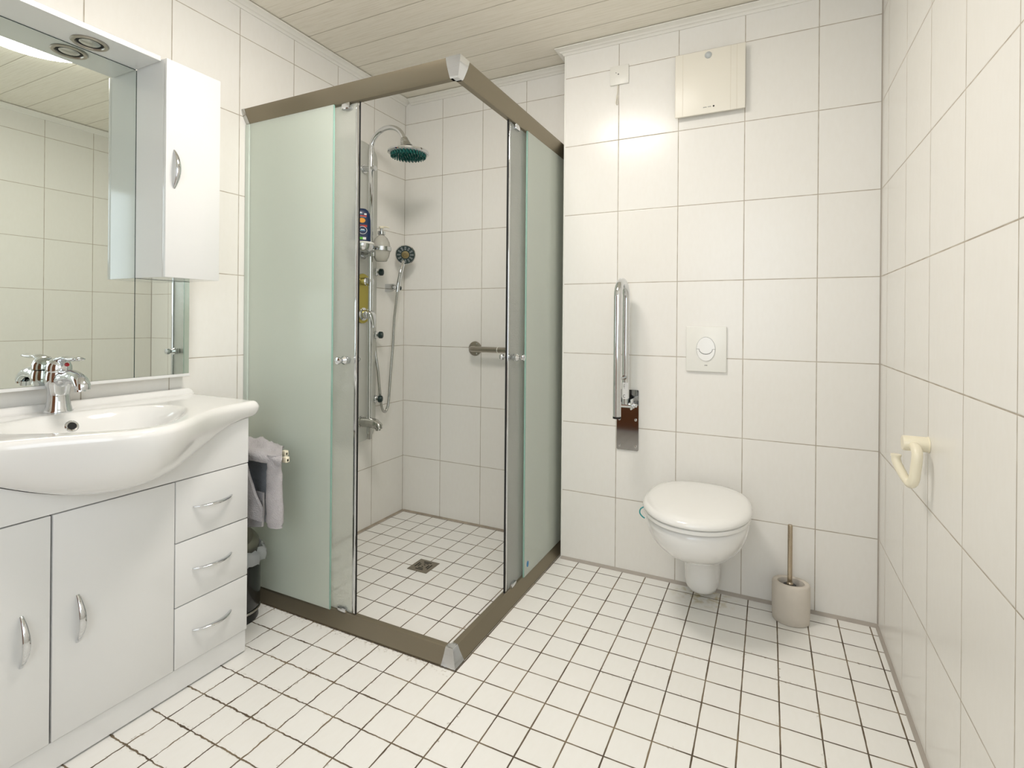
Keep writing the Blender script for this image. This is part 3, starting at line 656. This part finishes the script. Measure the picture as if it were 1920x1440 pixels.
b = BM(); lathe(b, oc - nn * 0.004, nn, [(0.0170, 0), (0.0170, 0.005), (0.0152, 0.0065), (0.0112, 0.006), (0.0105, 0.003)], 28); ov = obj('overflow_ring', b, m_chrome, t); ov['label'] = 'chrome overflow ring'
b = BM(); lathe(b, oc - nn * 0.002, nn, [(0.0104, 0), (0.0104, 0.0036), (0, 0.0036)], 24); obj('overflow_hole', b, m_hole, ov)

# faucet
FX, FY, FZ = 0.082, -1.545, 0.861
t = thing('basin_faucet', 'chrome single-lever faucet on the washbasin', 'faucet', (FX, FY, FZ))
b = BM(); lathe(b, (FX, FY, FZ - 0.0005), (0, 0, 1), [(0.0335, 0), (0.0345, 0.003), (0.0325, 0.008), (0.029, 0.020), (0.0265, 0.038), (0.0255, 0.050), (0.0265, 0.066), (0.0305, 0.082), (0.032, 0.092), (0.0315, 0.104), (0.030, 0.114), (0.0285, 0.120)], 36)
bd_ = obj('body', b, m_chrome, t, 60)
b = BM(); tube(b, spline([(FX + 0.008, FY, 0.953), (FX + 0.050, FY, 0.966), (FX + 0.082, FY, 0.969), (FX + 0.114, FY, 0.962), (FX + 0.132, FY, 0.946), (FX + 0.134, FY, 0.935)], 5), [0.022] * 5 + [0.0195] * 6 + [0.0185] * 6 + [0.0185] * 5 + [0.0175] * 4, 22); cyl(b, (FX + 0.118, FY, 0.942), (FX + 0.120, FY, 0.928), 0.0130); obj('spout', b, m_chrome, t, 60)
b = BM(); lathe(b, (FX, FY, 0.9815), (0.10, 0, 1), [(0.0300, 0), (0.0308, 0.004), (0.0298, 0.016), (0.0245, 0.030), (0.014, 0.039), (0, 0.042)], 36)
tube(b, spline([(FX + 0.006, FY, 1.014), (FX + 0.040, FY, 1.022), (FX + 0.080, FY, 1.0195), (FX + 0.108, FY, 1.0215), (FX + 0.126, FY, 1.020)], 5), [0.018] * 4 + [0.015] * 3 + [0.0135] * 3 + [0.0145] * 6 + [0.012] * 3 + [0.009, 0.006], 16, True, 0.42)
lv = obj('lever', b, m_chrome, t, 60)
b = BM(); lathe(b, (FX + 0.0270, FY + 0.007, 1.0005), (0.9, 0.2, 0.38), [(0.0058, 0), (0.0058, 0.004), (0.003, 0.0062), (0, 0.0065)], 16); o = obj('temperature_dot', b, m_red, lv)

# ================================================================== MIRROR UNIT
XM = 0.040
MY0 = -1.985; CY0, CY1 = -1.3225, -1.1405
t = thing('wall_mirror', 'large wall mirror with white spotlight canopy above the washbasin', 'mirror', (0, -1.56, 0.93))
b = BM(); box(b, 0.001, 0.034, MY0, -1.141, 0.9385, 1.9765); obj('back_board', b, m_white, t)
b = BM(); box(b, 0.001, 0.045, MY0, -1.139, 0.9280, 0.9380, 0.001, 1); obj('bottom_strip', b, m_white, t)
for y0, y1 in ((MY0, -1.3235), (-1.3210, -1.1405)):
    b = BM(); box(b, 0.0345, XM, y0, y1, 0.9385, 1.9765)
    o = obj('mirror_pane', b, m_mirror, t)
b = BM(); box(b, 0.0342, XM - 0.0004, -1.3234, -1.3211, 0.9385, 1.9765); obj('pane_joint', b, m_glassedge, t)
b = BM(); box(b, 0.030, XM + 0.0006, MY0, CY0 - 0.0025, 1.9766, 1.9784); obj('top_edge', b, m_glassedge, t)
b = BM(); box(b, 0.0402, XM + 0.0011, CY0 - 0.0006, CY1, 1.2738, 1.9765); obj('cabinet_joint', b, m_glassedge, t)
b = BM(); box(b, 0.001, 0.181, MY0, CY0 - 0.002, 1.9785, 1.9945, 0.001, 1); cn = obj('canopy', b, m_white, t)
for sx, sy in ((0.100, -1.483),):
    b = BM(); lathe(b, (sx, sy, 1.9787), (0, 0, -1), [(0.046, 0), (0.047, 0.0025), (0.044, 0.005), (0.036, 0.0045), (0.034, 0.001), (0.0, 0.0008)], 36); sl = obj('spotlight', b, m_steel, cn)
    b = BM(); lathe(b, (sx, sy, 1.9775), (0, 0, -1), [(0.0335, 0), (0.032, 0.0012), (0.030, 0.0012), (0.028, 0.0002)], 32); obj('shadow_ring', b, m_hole, sl)
    b = BM(); lathe(b, (sx, sy, 1.9771), (0, 0, -1), [(0.026, 0), (0.020, 0.003), (0.0, 0.004)], 28); obj('bulb_lens', b, m_chrome_s, sl)

t = thing('wall_cabinet', 'narrow white wall cabinet with chrome bow handle beside the mirror', 'cabinet', (0.04, (CY0 + CY1) / 2, 1.2746))
b = BM(); box(b, XM + 0.0012, 0.191, CY0, CY1, 1.2746, 1.9855, 0.001, 1); obj('cabinet_body', b, m_white, t)
b = BM(); box(b, 0.1915, 0.2085, CY0, CY1, 1.2746, 1.9845, 0.0014, 2); dd = obj('door', b, m_white, t)
b = BM(); bow(b, (0.2085, -1.2965, 1.5685), (0.2085, -1.2965, 1.6925), (0.024, 0, 0), 0.0085); obj('handle', b, m_chrome, dd, 60)

# ================================================================== TOWEL RAIL, TOWELS, BIN
t = thing('towel_rail', 'cream towel rail arms holding towels between vanity and shower', 'rail', (0, -1.02, 0.65))
b = BM(); box(b, 0.001, 0.018, -1.060, -0.985, 0.60, 0.69, 0.004); obj('wall_mount', b, m_cream, t)
for ya, xe in ((-1.045, 0.449), (-0.985, 0.372)):
    b = BM(); box(b, 0.018, xe, ya - 0.006, ya + 0.006, 0.636, 0.650, 0.003); box(b, xe - 0.020, xe, ya - 0.009, ya + 0.009, 0.634, 0.655, 0.004); obj('arm', b, m_cream, t)
def sheet(fn, nu, nv, th):
    """solid cloth: fn(u,v) -> (point, normal)"""
    bm = BM(); A = [[fn(i / nu, j / nv) for j in range(nv + 1)] for i in range(nu + 1)]
    f = [[bm.verts.new(p + n * th / 2) for p, n in r] for r in A]; k = [[bm.verts.new(p - n * th / 2) for p, n in r] for r in A]
    for i in range(nu):
        for j in range(nv):
            bm.faces.new((f[i][j], f[i + 1][j], f[i + 1][j + 1], f[i][j + 1])); bm.faces.new((k[i][j], k[i][j + 1], k[i + 1][j + 1], k[i + 1][j]))
    for i in range(nu):
        bm.faces.new((f[i][0], k[i][0], k[i + 1][0], f[i + 1][0])); bm.faces.new((f[i][nv], f[i + 1][nv], k[i + 1][nv], k[i][nv]))
    for j in range(nv):
        bm.faces.new((f[0][j], f[0][j + 1], k[0][j + 1], k[0][j])); bm.faces.new((f[nu][j], k[nu][j], k[nu][j + 1], f[nu][j + 1]))
    return bm
from mathutils import noise as mnoise
def lump(p, s, a): return mnoise.noise(Vector(p) * s) * a
# light towel: bunched over the two arms, falling at the front left and in a thick roll at the right
b = BM(); rings = []
NX, NK = 44, 22
for i in range(NX + 1):
    a = i / NX; x = 0.05 + 0.352 * a
    h = 0.031 * (1 - 0.62 * max(0, (a - 0.62) / 0.38) ** 1.6); r = []
    for k in range(NK + 1):                                            # outer skin, front foot over the top to the back foot
        q = PI * (-0.10 + 1.16 * k / NK)
        p = Vector((x, -1.018 - 0.074 * math.cos(q), 0.654 + (h if math.sin(q) > 0 else 0.05) * math.sin(q)))
        n = Vector((0, -math.cos(q), math.sin(q)))
        fold = 0.010 * math.sin(26 * x + 5 * math.cos(q) + 3 * math.sin(9 * x))
        p += n * (lump(p, 20, 0.012) + lump(p, 55, 0.005) + fold * 0.6); r.append(p)
    for k in range(NK, -1, -1):                                        # inner skin, clear of the arms
        q = PI * (0.0 + 1.0 * k / NK)
        r.append(Vector((x, -1.018 - 0.054 * math.cos(q), 0.6565 + max(0.004, h * 0.16) * math.sin(q) - (0.012 if k in (0, NK) else 0))))
    for p in r: p.x = 0.05 + (p.x - 0.05) * (0.402 - 1.2 * (max(-1.092, min(-0.955, p.y)) + 1.03) - 0.05) / 0.352
    rings.append(r)
quadstrip(b, rings, True, True, True)
rings = []
for i in range(31):
    a = i / 30; z = 0.668 - 0.252 * a
    cx = 0.418 + 0.008 * a; rx = 0.026 + 0.011 * min(1, a * 1.6); ry = 0.0195
    if a > 0.95: rx *= 0.88; ry *= 0.8
    r = []
    for k in range(22):
        q = 2 * PI * k / 22; p = Vector((cx + rx * math.cos(q), -1.0765 + ry * math.sin(q), z)); n = Vector((math.cos(q), math.sin(q), 0))
        r.append(p + n * (lump(p, 25, 0.004) + lump(p, 80, 0.002)))
    rings.append(r)
quadstrip(b, rings, True, True, True)
def leftflap(u, v):     # front fall on the left, its right edge runs down to the right, hem at a slant
    z = 0.660 - v * (0.200 + 0.030 * u); xr = 0.288 + 0.088 * min(1, v * 1.2) ** 1.25; x = 0.08 + (xr - 0.08) * u
    y = -1.098 - 0.006 * math.sin(u * 9 + v * 2) + 0.004 * v + lump((x, 0, z), 18, 0.005)
    return Vector((x, y, z)), Vector((0.1, -1, 0)).normalized()
join(b, sheet(leftflap, 24, 24, 0.010))
o = obj('towel', b, m_towel, None, 60, (0.25, -1.03, 0.65), False); tag(o, 'light grey terry towel bunched over the towel rail with thick hanging roll', 'towel', None)
def midflap(u, v):
    x = 0.10 + 0.268 * u; z = 0.634 - v * 0.235 - 0.010 * u
    y = -1.012 + 0.010 * math.sin(u * 16) * v + lump((x, 3, z), 16, 0.005)
    return Vector((x, y, z)), Vector((0, -1, 0))
b = sheet(midflap, 30, 22, 0.010)
o = obj('towel', b, m_towel2, None, 60, (0.25, -1.0, 0.60), False); tag(o, 'darker blue-grey towel hanging in the shade behind the light grey towel', 'towel', None)
def lowflap(u, v):
    x = 0.10 + (0.352 - 0.10) * u; z = 0.520 - v * (0.165 - 0.045 * u)
    y = -1.070 + 0.004 * math.sin(u * 8) + lump((x, 7, z), 14, 0.004)
    return Vector((x, y, z)), Vector((0, -1, 0))
b = sheet(lowflap, 20, 20, 0.008)
o = obj('towel', b, m_towel, None, 60, (0.2, -1.07, 0.5), False); tag(o, 'thin grey towel end showing lowest, just above the waste bin', 'towel', None)

BX, BY = 0.150, -1.030
t = thing('pedal_bin', 'small black pedal bin with grey lid half open beside the vanity', 'bin', (BX, BY, 0))
b = BM(); lathe(b, (BX, BY, 0), (0, 0, 1), [(0.080, 0), (0.082, 0.004), (0.080, 0.030), (0.076, 0.036)], 40); obj('base', b, m_black, t)
b = BM(); lathe(b, (BX, BY, 0.036), (0, 0, 1), [(0.088, 0), (0.0895, 0.003), (0.088, 0.008)], 40); obj('base_ring', b, m_chrome_s, t)
b = BM(); lathe(b, (BX, BY, 0.044), (0, 0, 1), [(0.084, 0), (0.088, 0.008), (0.0885, 0.20), (0.086, 0.203), (0.083, 0.20), (0.082, 0.02), (0, 0.018)], 40); obj('bin_body', b, m_bin, t, 40)
rings = []
for i, (r, z) in enumerate([(0.080, 0.18), (0.084, 0.25), (0.092, 0.268), (0.104, 0.258), (0.108, 0.240), (0.103, 0.218)]):
    rings.append([Vector((BX + (r + 0.005 * math.sin(k * 1.7) + lump((k, i, 0), 0.9, 0.006)) * math.cos(2 * PI * k / 40), BY + (r + 0.005 * math.sin(k * 1.7)) * math.sin(2 * PI * k / 40), z + 0.006 * math.sin(k * 2.3))) for k in range(40)])
b = BM(); quadstrip(b, rings, True); o = obj('bin_liner', b, m_bag, t, 80)
ld = Vector((0.35, -0.25, 0.9)).normalized()
b = BM(); lathe(b, (BX - 0.010, BY + 0.010, 0.268), ld, [(0.076, 0), (0.081, 0.004), (0.080, 0.018), (0.068, 0.040), (0.060, 0.048), (0.0, 0.050)], 36); obj('lid', b, m_lid, t, 25)

# ================================================================== TOILET
TXc = 1.735
def egg(w, yf, yb, n=56, ym=None, nb=2.8, x0=TXc):
    ym = -0.30 if ym is None else ym; o = []
    for i in range(n):
        a = 2 * PI * i / n; c, s = math.cos(a), math.sin(a)
        if s >= 0: o.append((x0 + w * math.copysign(abs(c) ** 0.96, c), ym - (ym - yf) * s ** 0.98))
        else: o.append((x0 + w * math.copysign(abs(c) ** (2 / nb), c), ym + (yb - ym) * abs(s) ** (2 / nb)))
    return o
t = thing('toilet', 'white wall-hung toilet with closed lid on the toilet wall', 'toilet', (TXc, 0, 0.05))
b = BM(); rings = []
for w, yf, yb, z, ym, nb in ((0.160, -0.490, -0.001, 0.423, -0.27, 4), (0.176, -0.506, -0.001, 0.4215, -0.28, 4), (0.183, -0.516, -0.001, 0.414, -0.28, 4), (0.183, -0.516, -0.001, 0.396, -0.28, 4),
        (0.179, -0.508, -0.001, 0.368, -0.27, 4), (0.170, -0.485, -0.001, 0.336, -0.25, 4), (0.156, -0.446, -0.001, 0.304, -0.22, 4), (0.138, -0.394, -0.001, 0.272, -0.19, 4),
        (0.118, -0.332, -0.001, 0.243, -0.15, 4), (0.098, -0.275, -0.001, 0.224, -0.12, 4), (0.075, -0.205, -0.001, 0.212, -0.09, 5),
        (0.070, -0.185, -0.001, 0.204, -0.09, 6), (0.069, -0.180, -0.001, 0.16, -0.09, 6), (0.067, -0.176, -0.001, 0.10, -0.09, 6), (0.065, -0.170, -0.001, 0.072, -0.085, 6), (0.060, -0.158, -0.001, 0.054, -0.08, 6), (0.048, -0.135, -0.001, 0.046, -0.07, 6)):
    rings.append([Vector((x, y, z)) for x, y in egg(w, yf, yb, 56, ym, nb)])
quadstrip(b, rings, True, True, True); obj('bowl', b, m_ceramic, t, 60)
b = BM(); rings = []
for d, z in ((0.008, 0.4255), (0.001, 0.4275), (0.0, 0.430), (0.001, 0.4395), (0.005, 0.4415)):
    rings.append([Vector((x, y, z)) for x, y in egg(0.190 - d, -0.527 + d, -0.060, 56, -0.29, 2.8)])
quadstrip(b, rings, True, True, True); obj('seat', b, m_seat, t, 50)
b = BM(); rings = []
for d, z in ((0.010, 0.4435), (0.003, 0.4455), (0.0, 0.450), (0.0015, 0.457), (0.007, 0.4655), (0.018, 0.4705), (0.040, 0.4735), (0.08, 0.475), (0.14, 0.4755)):
    rings.append([Vector((x, y, z)) for x, y in egg(0.194 - d, -0.532 + d, -0.048 - d * 0.6, 56, -0.29, 2.7)])
quadstrip(b, rings, True, True, True); obj('lid', b, m_seat, t, 50)
for s in (-1, 1):
    b = BM(); cyl(b, (TXc + s * 0.078, -0.045, 0.4215), (TXc + s * 0.078, -0.045, 0.448), 0.016); obj('hinge', b, m_seat, t)
b = BM(); tube(b, spline([(1.562, -0.318, 0.4245), (1.545, -0.322, 0.424), (1.533, -0.330, 0.416), (1.532, -0.334, 0.402), (1.541, -0.336, 0.392), (1.551, -0.336, 0.386)], 5), 0.0024, 10)
o = obj('rim_freshener', b, mat('teal_wire', (30, 150, 150), 0.3), None, 60, (1.55, -0.33, 0.40)); tag(o, 'teal wire hanger of a rim freshener hooked on the left toilet rim', 'freshener')

# flush plate
t = thing('flush_plate', 'square white flush plate with oval two-part button above the toilet', 'flush plate', (1.735, 0, 0.93))
b = BM(); box(b, 1.6535, 1.8175, -0.011, -0.0003, 0.9305, 1.1245, 0.0035, 3); pl = obj('cover_plate', b, m_plastic, t)
b = BM(); prism(b, ell(1.735, 1.028, 0.0385, 0.0515, 40), 'y', -0.0113, -0.0108); obj('button_gap', b, m_grey_txt, pl)
def bt_upper():
    o = []
    for i in range(21):
        a = math.radians(0 + 180 * i / 20); o.append((1.735 + 0.0372 * math.cos(a), 1.0285 + 0.050 * math.sin(a)))
    for i in range(13):
        a = math.radians(180 + 180 * i / 12); o.append((1.735 + 0.0265 * math.cos(a), 1.0285 + 0.021 * math.sin(a)))
    return o
def bt_lower():
    o = []
    for i in range(21):
        a = math.radians(180 + 180 * i / 20); o.append((1.735 + 0.0372 * math.cos(a), 1.0272 + 0.050 * math.sin(a)))
    for i in range(13):
        a = math.radians(360 - 180 * i / 12); o.append((1.735 + 0.0280 * math.cos(a), 1.0272 + 0.0225 * math.sin(a)))
    return o
for fn in (bt_upper, bt_lower):
    b = BM(); prism(b, fn(), 'y', -0.0145, -0.0112)
    obj('flush_button', b, m_seat, t)
b = BM()
for i, w in enumerate((0.0016, 0.0022, 0.0022, 0.0018)): box(b, 1.7305 + i * 0.0030, 1.7305 + i * 0.0030 + w, -0.01125, -0.0108, 0.956 + (0.0008 if i in (1, 2) else 0), 0.9605)
obj('maker_mark', b, m_grey_txt, pl)

# extractor fan cover
t = thing('extractor_fan', 'square ivory extractor fan cover high on the toilet wall', 'fan', (1.742, 0, 2.03))
b = BM(); box(b, 1.612, 1.872, -0.022, -0.0003, 2.040, 2.288, 0.002, 1); obj('housing', b, mat('fan_housing', (205, 200, 188), 0.5), t)
b = BM(); box(b, 1.6015, 1.8825, -0.031, -0.0225, 2.0265, 2.2965, 0.003, 3); cv = obj('front_cover', b, m_ivory, t)
for xg in (1.634, 1.826, 1.850):
    b = BM(); box(b, xg - 0.0006, xg + 0.0006, -0.0315, -0.030, 2.0275, 2.2955); obj('groove', b, mat('groove_line', (222, 214, 196), 0.5), cv)
b = BM(); lathe(b, (1.737, -0.0308, 2.2725), (0, -1, 0), [(0.0140, 0), (0.0145, 0.001), (0.012, 0.006), (0.006, 0.0095), (0, 0.0105)], 28); obj('motion_sensor', b, m_lightgrey, t)
b = BM(); lathe(b, (1.760, -0.0308, 2.0535), (0, -1, 0), [(0.0036, 0), (0.0036, 0.0006), (0, 0.0008)], 16); obj('indicator', b, m_hole, cv)
b = BM()
x = 1.7185
for i, w in enumerate((2.6, 2.2, 2.4, 2.2, 0, 1.6, 2.2, 2.2, 2.6)):
    if w: box(b, x, x + w * 0.001, -0.0313, -0.0308, 2.0515, 2.0548)
    x += 0.0036
obj('maker_mark', b, m_grey_txt, cv)

# blank cover plate and the loose cord end below it
t = thing('cover_plate', 'small square white blank plate near the fan on the toilet wall', 'cover plate', (1.348, 0, 2.275))
b = BM(); box(b, 1.3045, 1.3915, -0.0085, -0.0003, 2.232, 2.319, 0.002, 2); pl = obj('plate', b, m_jbox, t)
for xx, zz, r in ((1.333, 2.2870, 0.0018), (1.344, 2.279, 0.0028)):
    b = BM(); lathe(b, (xx, -0.0084, zz), (0, -1, 0), [(r, 0), (r, 0.0008), (0, 0.001)], 14); obj('screw', b, m_hole, pl)
b = BM(); tube(b, spline([(1.3400, -0.0025, 2.2315), (1.3392, -0.003, 2.205), (1.3385, -0.004, 2.193), (1.3365, -0.005, 2.180), (1.3345, -0.004, 2.165), (1.3330, -0.004, 2.150), (1.3385, -0.003, 2.143), (1.3400, -0.004, 2.165), (1.3375, -0.004, 2.185)], 5), 0.0022, 8)
o = obj('loose_cord', b, m_cable, None, 60, (1.338, 0, 2.19)); tag(o, 'thin frayed white cord hanging below the small blank plate', 'cord')

# fold-up support rail
t = thing('fold_up_rail', 'folded-up chrome support rail on dark mirror plate left of the toilet', 'rail', (1.40, 0, 0.56))
b = BM(); prism(b, rrect(1.3490, 1.4490, 0.557, 0.8330, 0.006, 3), 'y', -0.006, -0.0003); pl = obj('wall_plate', b, mat('polished_steel_plate', (168, 168, 166), 0.06, 1.0), t)
for sx, sz in ((1.3615, 0.6965), (1.4362, 0.6975), (1.3620, 0.5755), (1.4366, 0.5760)):
    b = BM(); lathe(b, (sx, -0.006, sz), (0, -1, 0), [(0.0062, 0), (0.0062, 0.0012), (0.003, 0.002), (0, 0.0014)], 18); obj('screw', b, m_chrome_s, pl)
ZA = 1.245
pts = [(1.402, -0.060, 0.775), (1.402, -0.060, 1.0), (1.402, -0.060, ZA)]
for i in range(1, 13):
    a = PI * i / 12; pts.append((1.402, -0.130 + 0.070 * math.cos(a), ZA + 0.070 * math.sin(a)))
pts += [(1.402, -0.200, 1.0), (1.402, -0.200, 0.742)]
b = BM(); tube(b, pts, 0.0170, 22, True); rl = obj('rail_tube', b, m_chrome, t, 50)
b = BM(); cyl(b, (1.402, -0.200, 0.7425), (1.402, -0.200, 0.7340), 0.0172); obj('end_plug', b, m_rubber, rl)
b = BM(); cyl(b, (1.360, -0.055, 0.770), (1.440, -0.055, 0.770), 0.0125); cyl(b, (1.440, -0.055, 0.770), (1.452, -0.055, 0.770), 0.008)
for xx in (1.362, 1.428): box(b, xx, xx + 0.006, -0.080, -0.0065, 0.752, 0.800, 0.003)
obj('hinge', b, m_chrome, t)
b = BM(); tube(b, [(1.402, -0.078, 0.895), (1.402, -0.182, 0.895)], 0.0055, 12); cyl(b, (1.402, -0.076, 0.895), (1.402, -0.084, 0.895), 0.010); obj('stop_pin', b, m_chrome_s, t)
b = BM(); rings = []
for z in (0.800, 0.872):
    rings.append([Vector((1.402 + 0.0174 * math.cos(q), -0.060 + 0.0174 * math.sin(q), z)) for q in [math.radians(-125 + 90 * k / 8) for k in range(9)]])
quadstrip(b, rings, False); o = obj('rating_label', b, m_white_s, rl); o['label'] = 'small white adhesive label'
for z0, h, a0, a1 in ((0.852, 0.003, -105, -85), (0.858, 0.003, -105, -88), (0.864, 0.002, -100, -85), (0.846, 0.002, -98, -86)):
    b = BM(); quadstrip(b, [[Vector((1.402 + 0.0177 * math.cos(q), -0.060 + 0.0177 * math.sin(q), z)) for q in [math.radians(a0 + (a1 - a0) * k / 3) for k in range(4)]] for z in (z0, z0 + h)], False); obj('label_print', b, m_grey_txt, rl)
b = BM()
k0 = [math.radians(60 + 240 * k / 14) for k in range(15)]
quadstrip(b, [[Vector((1.402 + 0.0177 * math.cos(math.radians(-90) + r * math.cos(q) / 0.0177), -0.060 + 0.0177 * math.sin(math.radians(-90) + r * math.cos(q) / 0.0177), 0.812 + r * math.sin(q))) for r in (0.0048, 0.0068)] for q in k0], False)
obj('label_symbol', b, m_black, rl)

# toilet brush
TBX, TBY = 2.061, -0.098
t = thing('toilet_brush', 'toilet brush in beige stone holder on the floor right of the toilet', 'brush', (TBX, TBY, 0))
b = BM(); E2 = []
for ra, rb, z in ((0.060, 0.047, 0.0), (0.064, 0.051, 0.004), (0.0655, 0.0525, 0.03), (0.0665, 0.0535, 0.100), (0.066, 0.053, 0.143), (0.063, 0.050, 0.149), (0.057, 0.044, 0.1505), (0.047, 0.034, 0.148), (0.045, 0.032, 0.140), (0.044, 0.031, 0.05), (0.02, 0.015, 0.045)):
    E2.append([Vector((TBX + ra * math.cos(2 * PI * k / 44), TBY + rb * math.sin(2 * PI * k / 44), z)) for k in range(44)])
quadstrip(b, E2, True, True, True); obj('holder', b, m_stone, t, 50)
b = BM(); lathe(b, (TBX - 0.004, TBY, 0.046), (0, 0, 1), [(0.0, 0), (0.018, 0.004), (0.026, 0.02), (0.028, 0.078), (0.022, 0.090), (0.012, 0.094)], 28)
for k in range(26):
    a = 2 * PI * k / 26 + random.random() * 0.2; r = 0.026 + random.random() * 0.005; z = 0.098 + random.random() * 0.040
    tube(b, [(TBX - 0.004 + 0.012 * math.cos(a), TBY + 0.010 * math.sin(a), z), (TBX - 0.004 + r * math.cos(a), TBY + min(r, 0.028) * math.sin(a), z + 0.004)], [0.0022, 0.0012], 6)
obj('brush_head', b, m_black, t)
b = BM(); lathe(b, (TBX - 0.004, TBY, 0.132), (0, 0, 1), [(0.012, 0), (0.0115, 0.012), (0.0085, 0.016), (0.0085, 0.232), (0.0075, 0.2345), (0, 0.2345)], 24); obj('handle', b, m_brass_h, t)

# hook on the right wall
t = thing('robe_hook', 'cream plastic swivel towel hook on the right wall', 'hook', (XR, -0.657, 0.826))
b = BM(); lathe(b, (XR - 0.0003, -0.657, 0.826), (-1, 0, 0), [(0.0212, 0), (0.0212, 0.002), (0.0198, 0.003), (0.0198, 0.054), (0.0185, 0.057), (0, 0.0575)], 32); obj('wall_stub', b, m_cream, t)
hp = spline([(2.322, -0.672, 0.822), (2.322, -0.690, 0.821), (2.322, -0.704, 0.813), (2.321, -0.709, 0.798), (2.318, -0.708, 0.765), (2.316, -0.705, 0.743), (2.313, -0.697, 0.7305), (2.309, -0.686, 0.7290), (2.302, -0.675, 0.739), (2.294, -0.664, 0.757), (2.289, -0.657, 0.770), (2.287, -0.654, 0.780), (2.287, -0.653, 0.789)], 5)
b = BM(); tube(b, hp, [0.0122] * 36 + [0.0108] * (len(hp) - 36), 18); obj('hook_arm', b, m_cream, t, 60)
b = BM(); cyl(b, (2.287, -0.653, 0.7875), (2.287, -0.653, 0.7925), 0.0122); obj('hook_tip', b, m_cream, t)
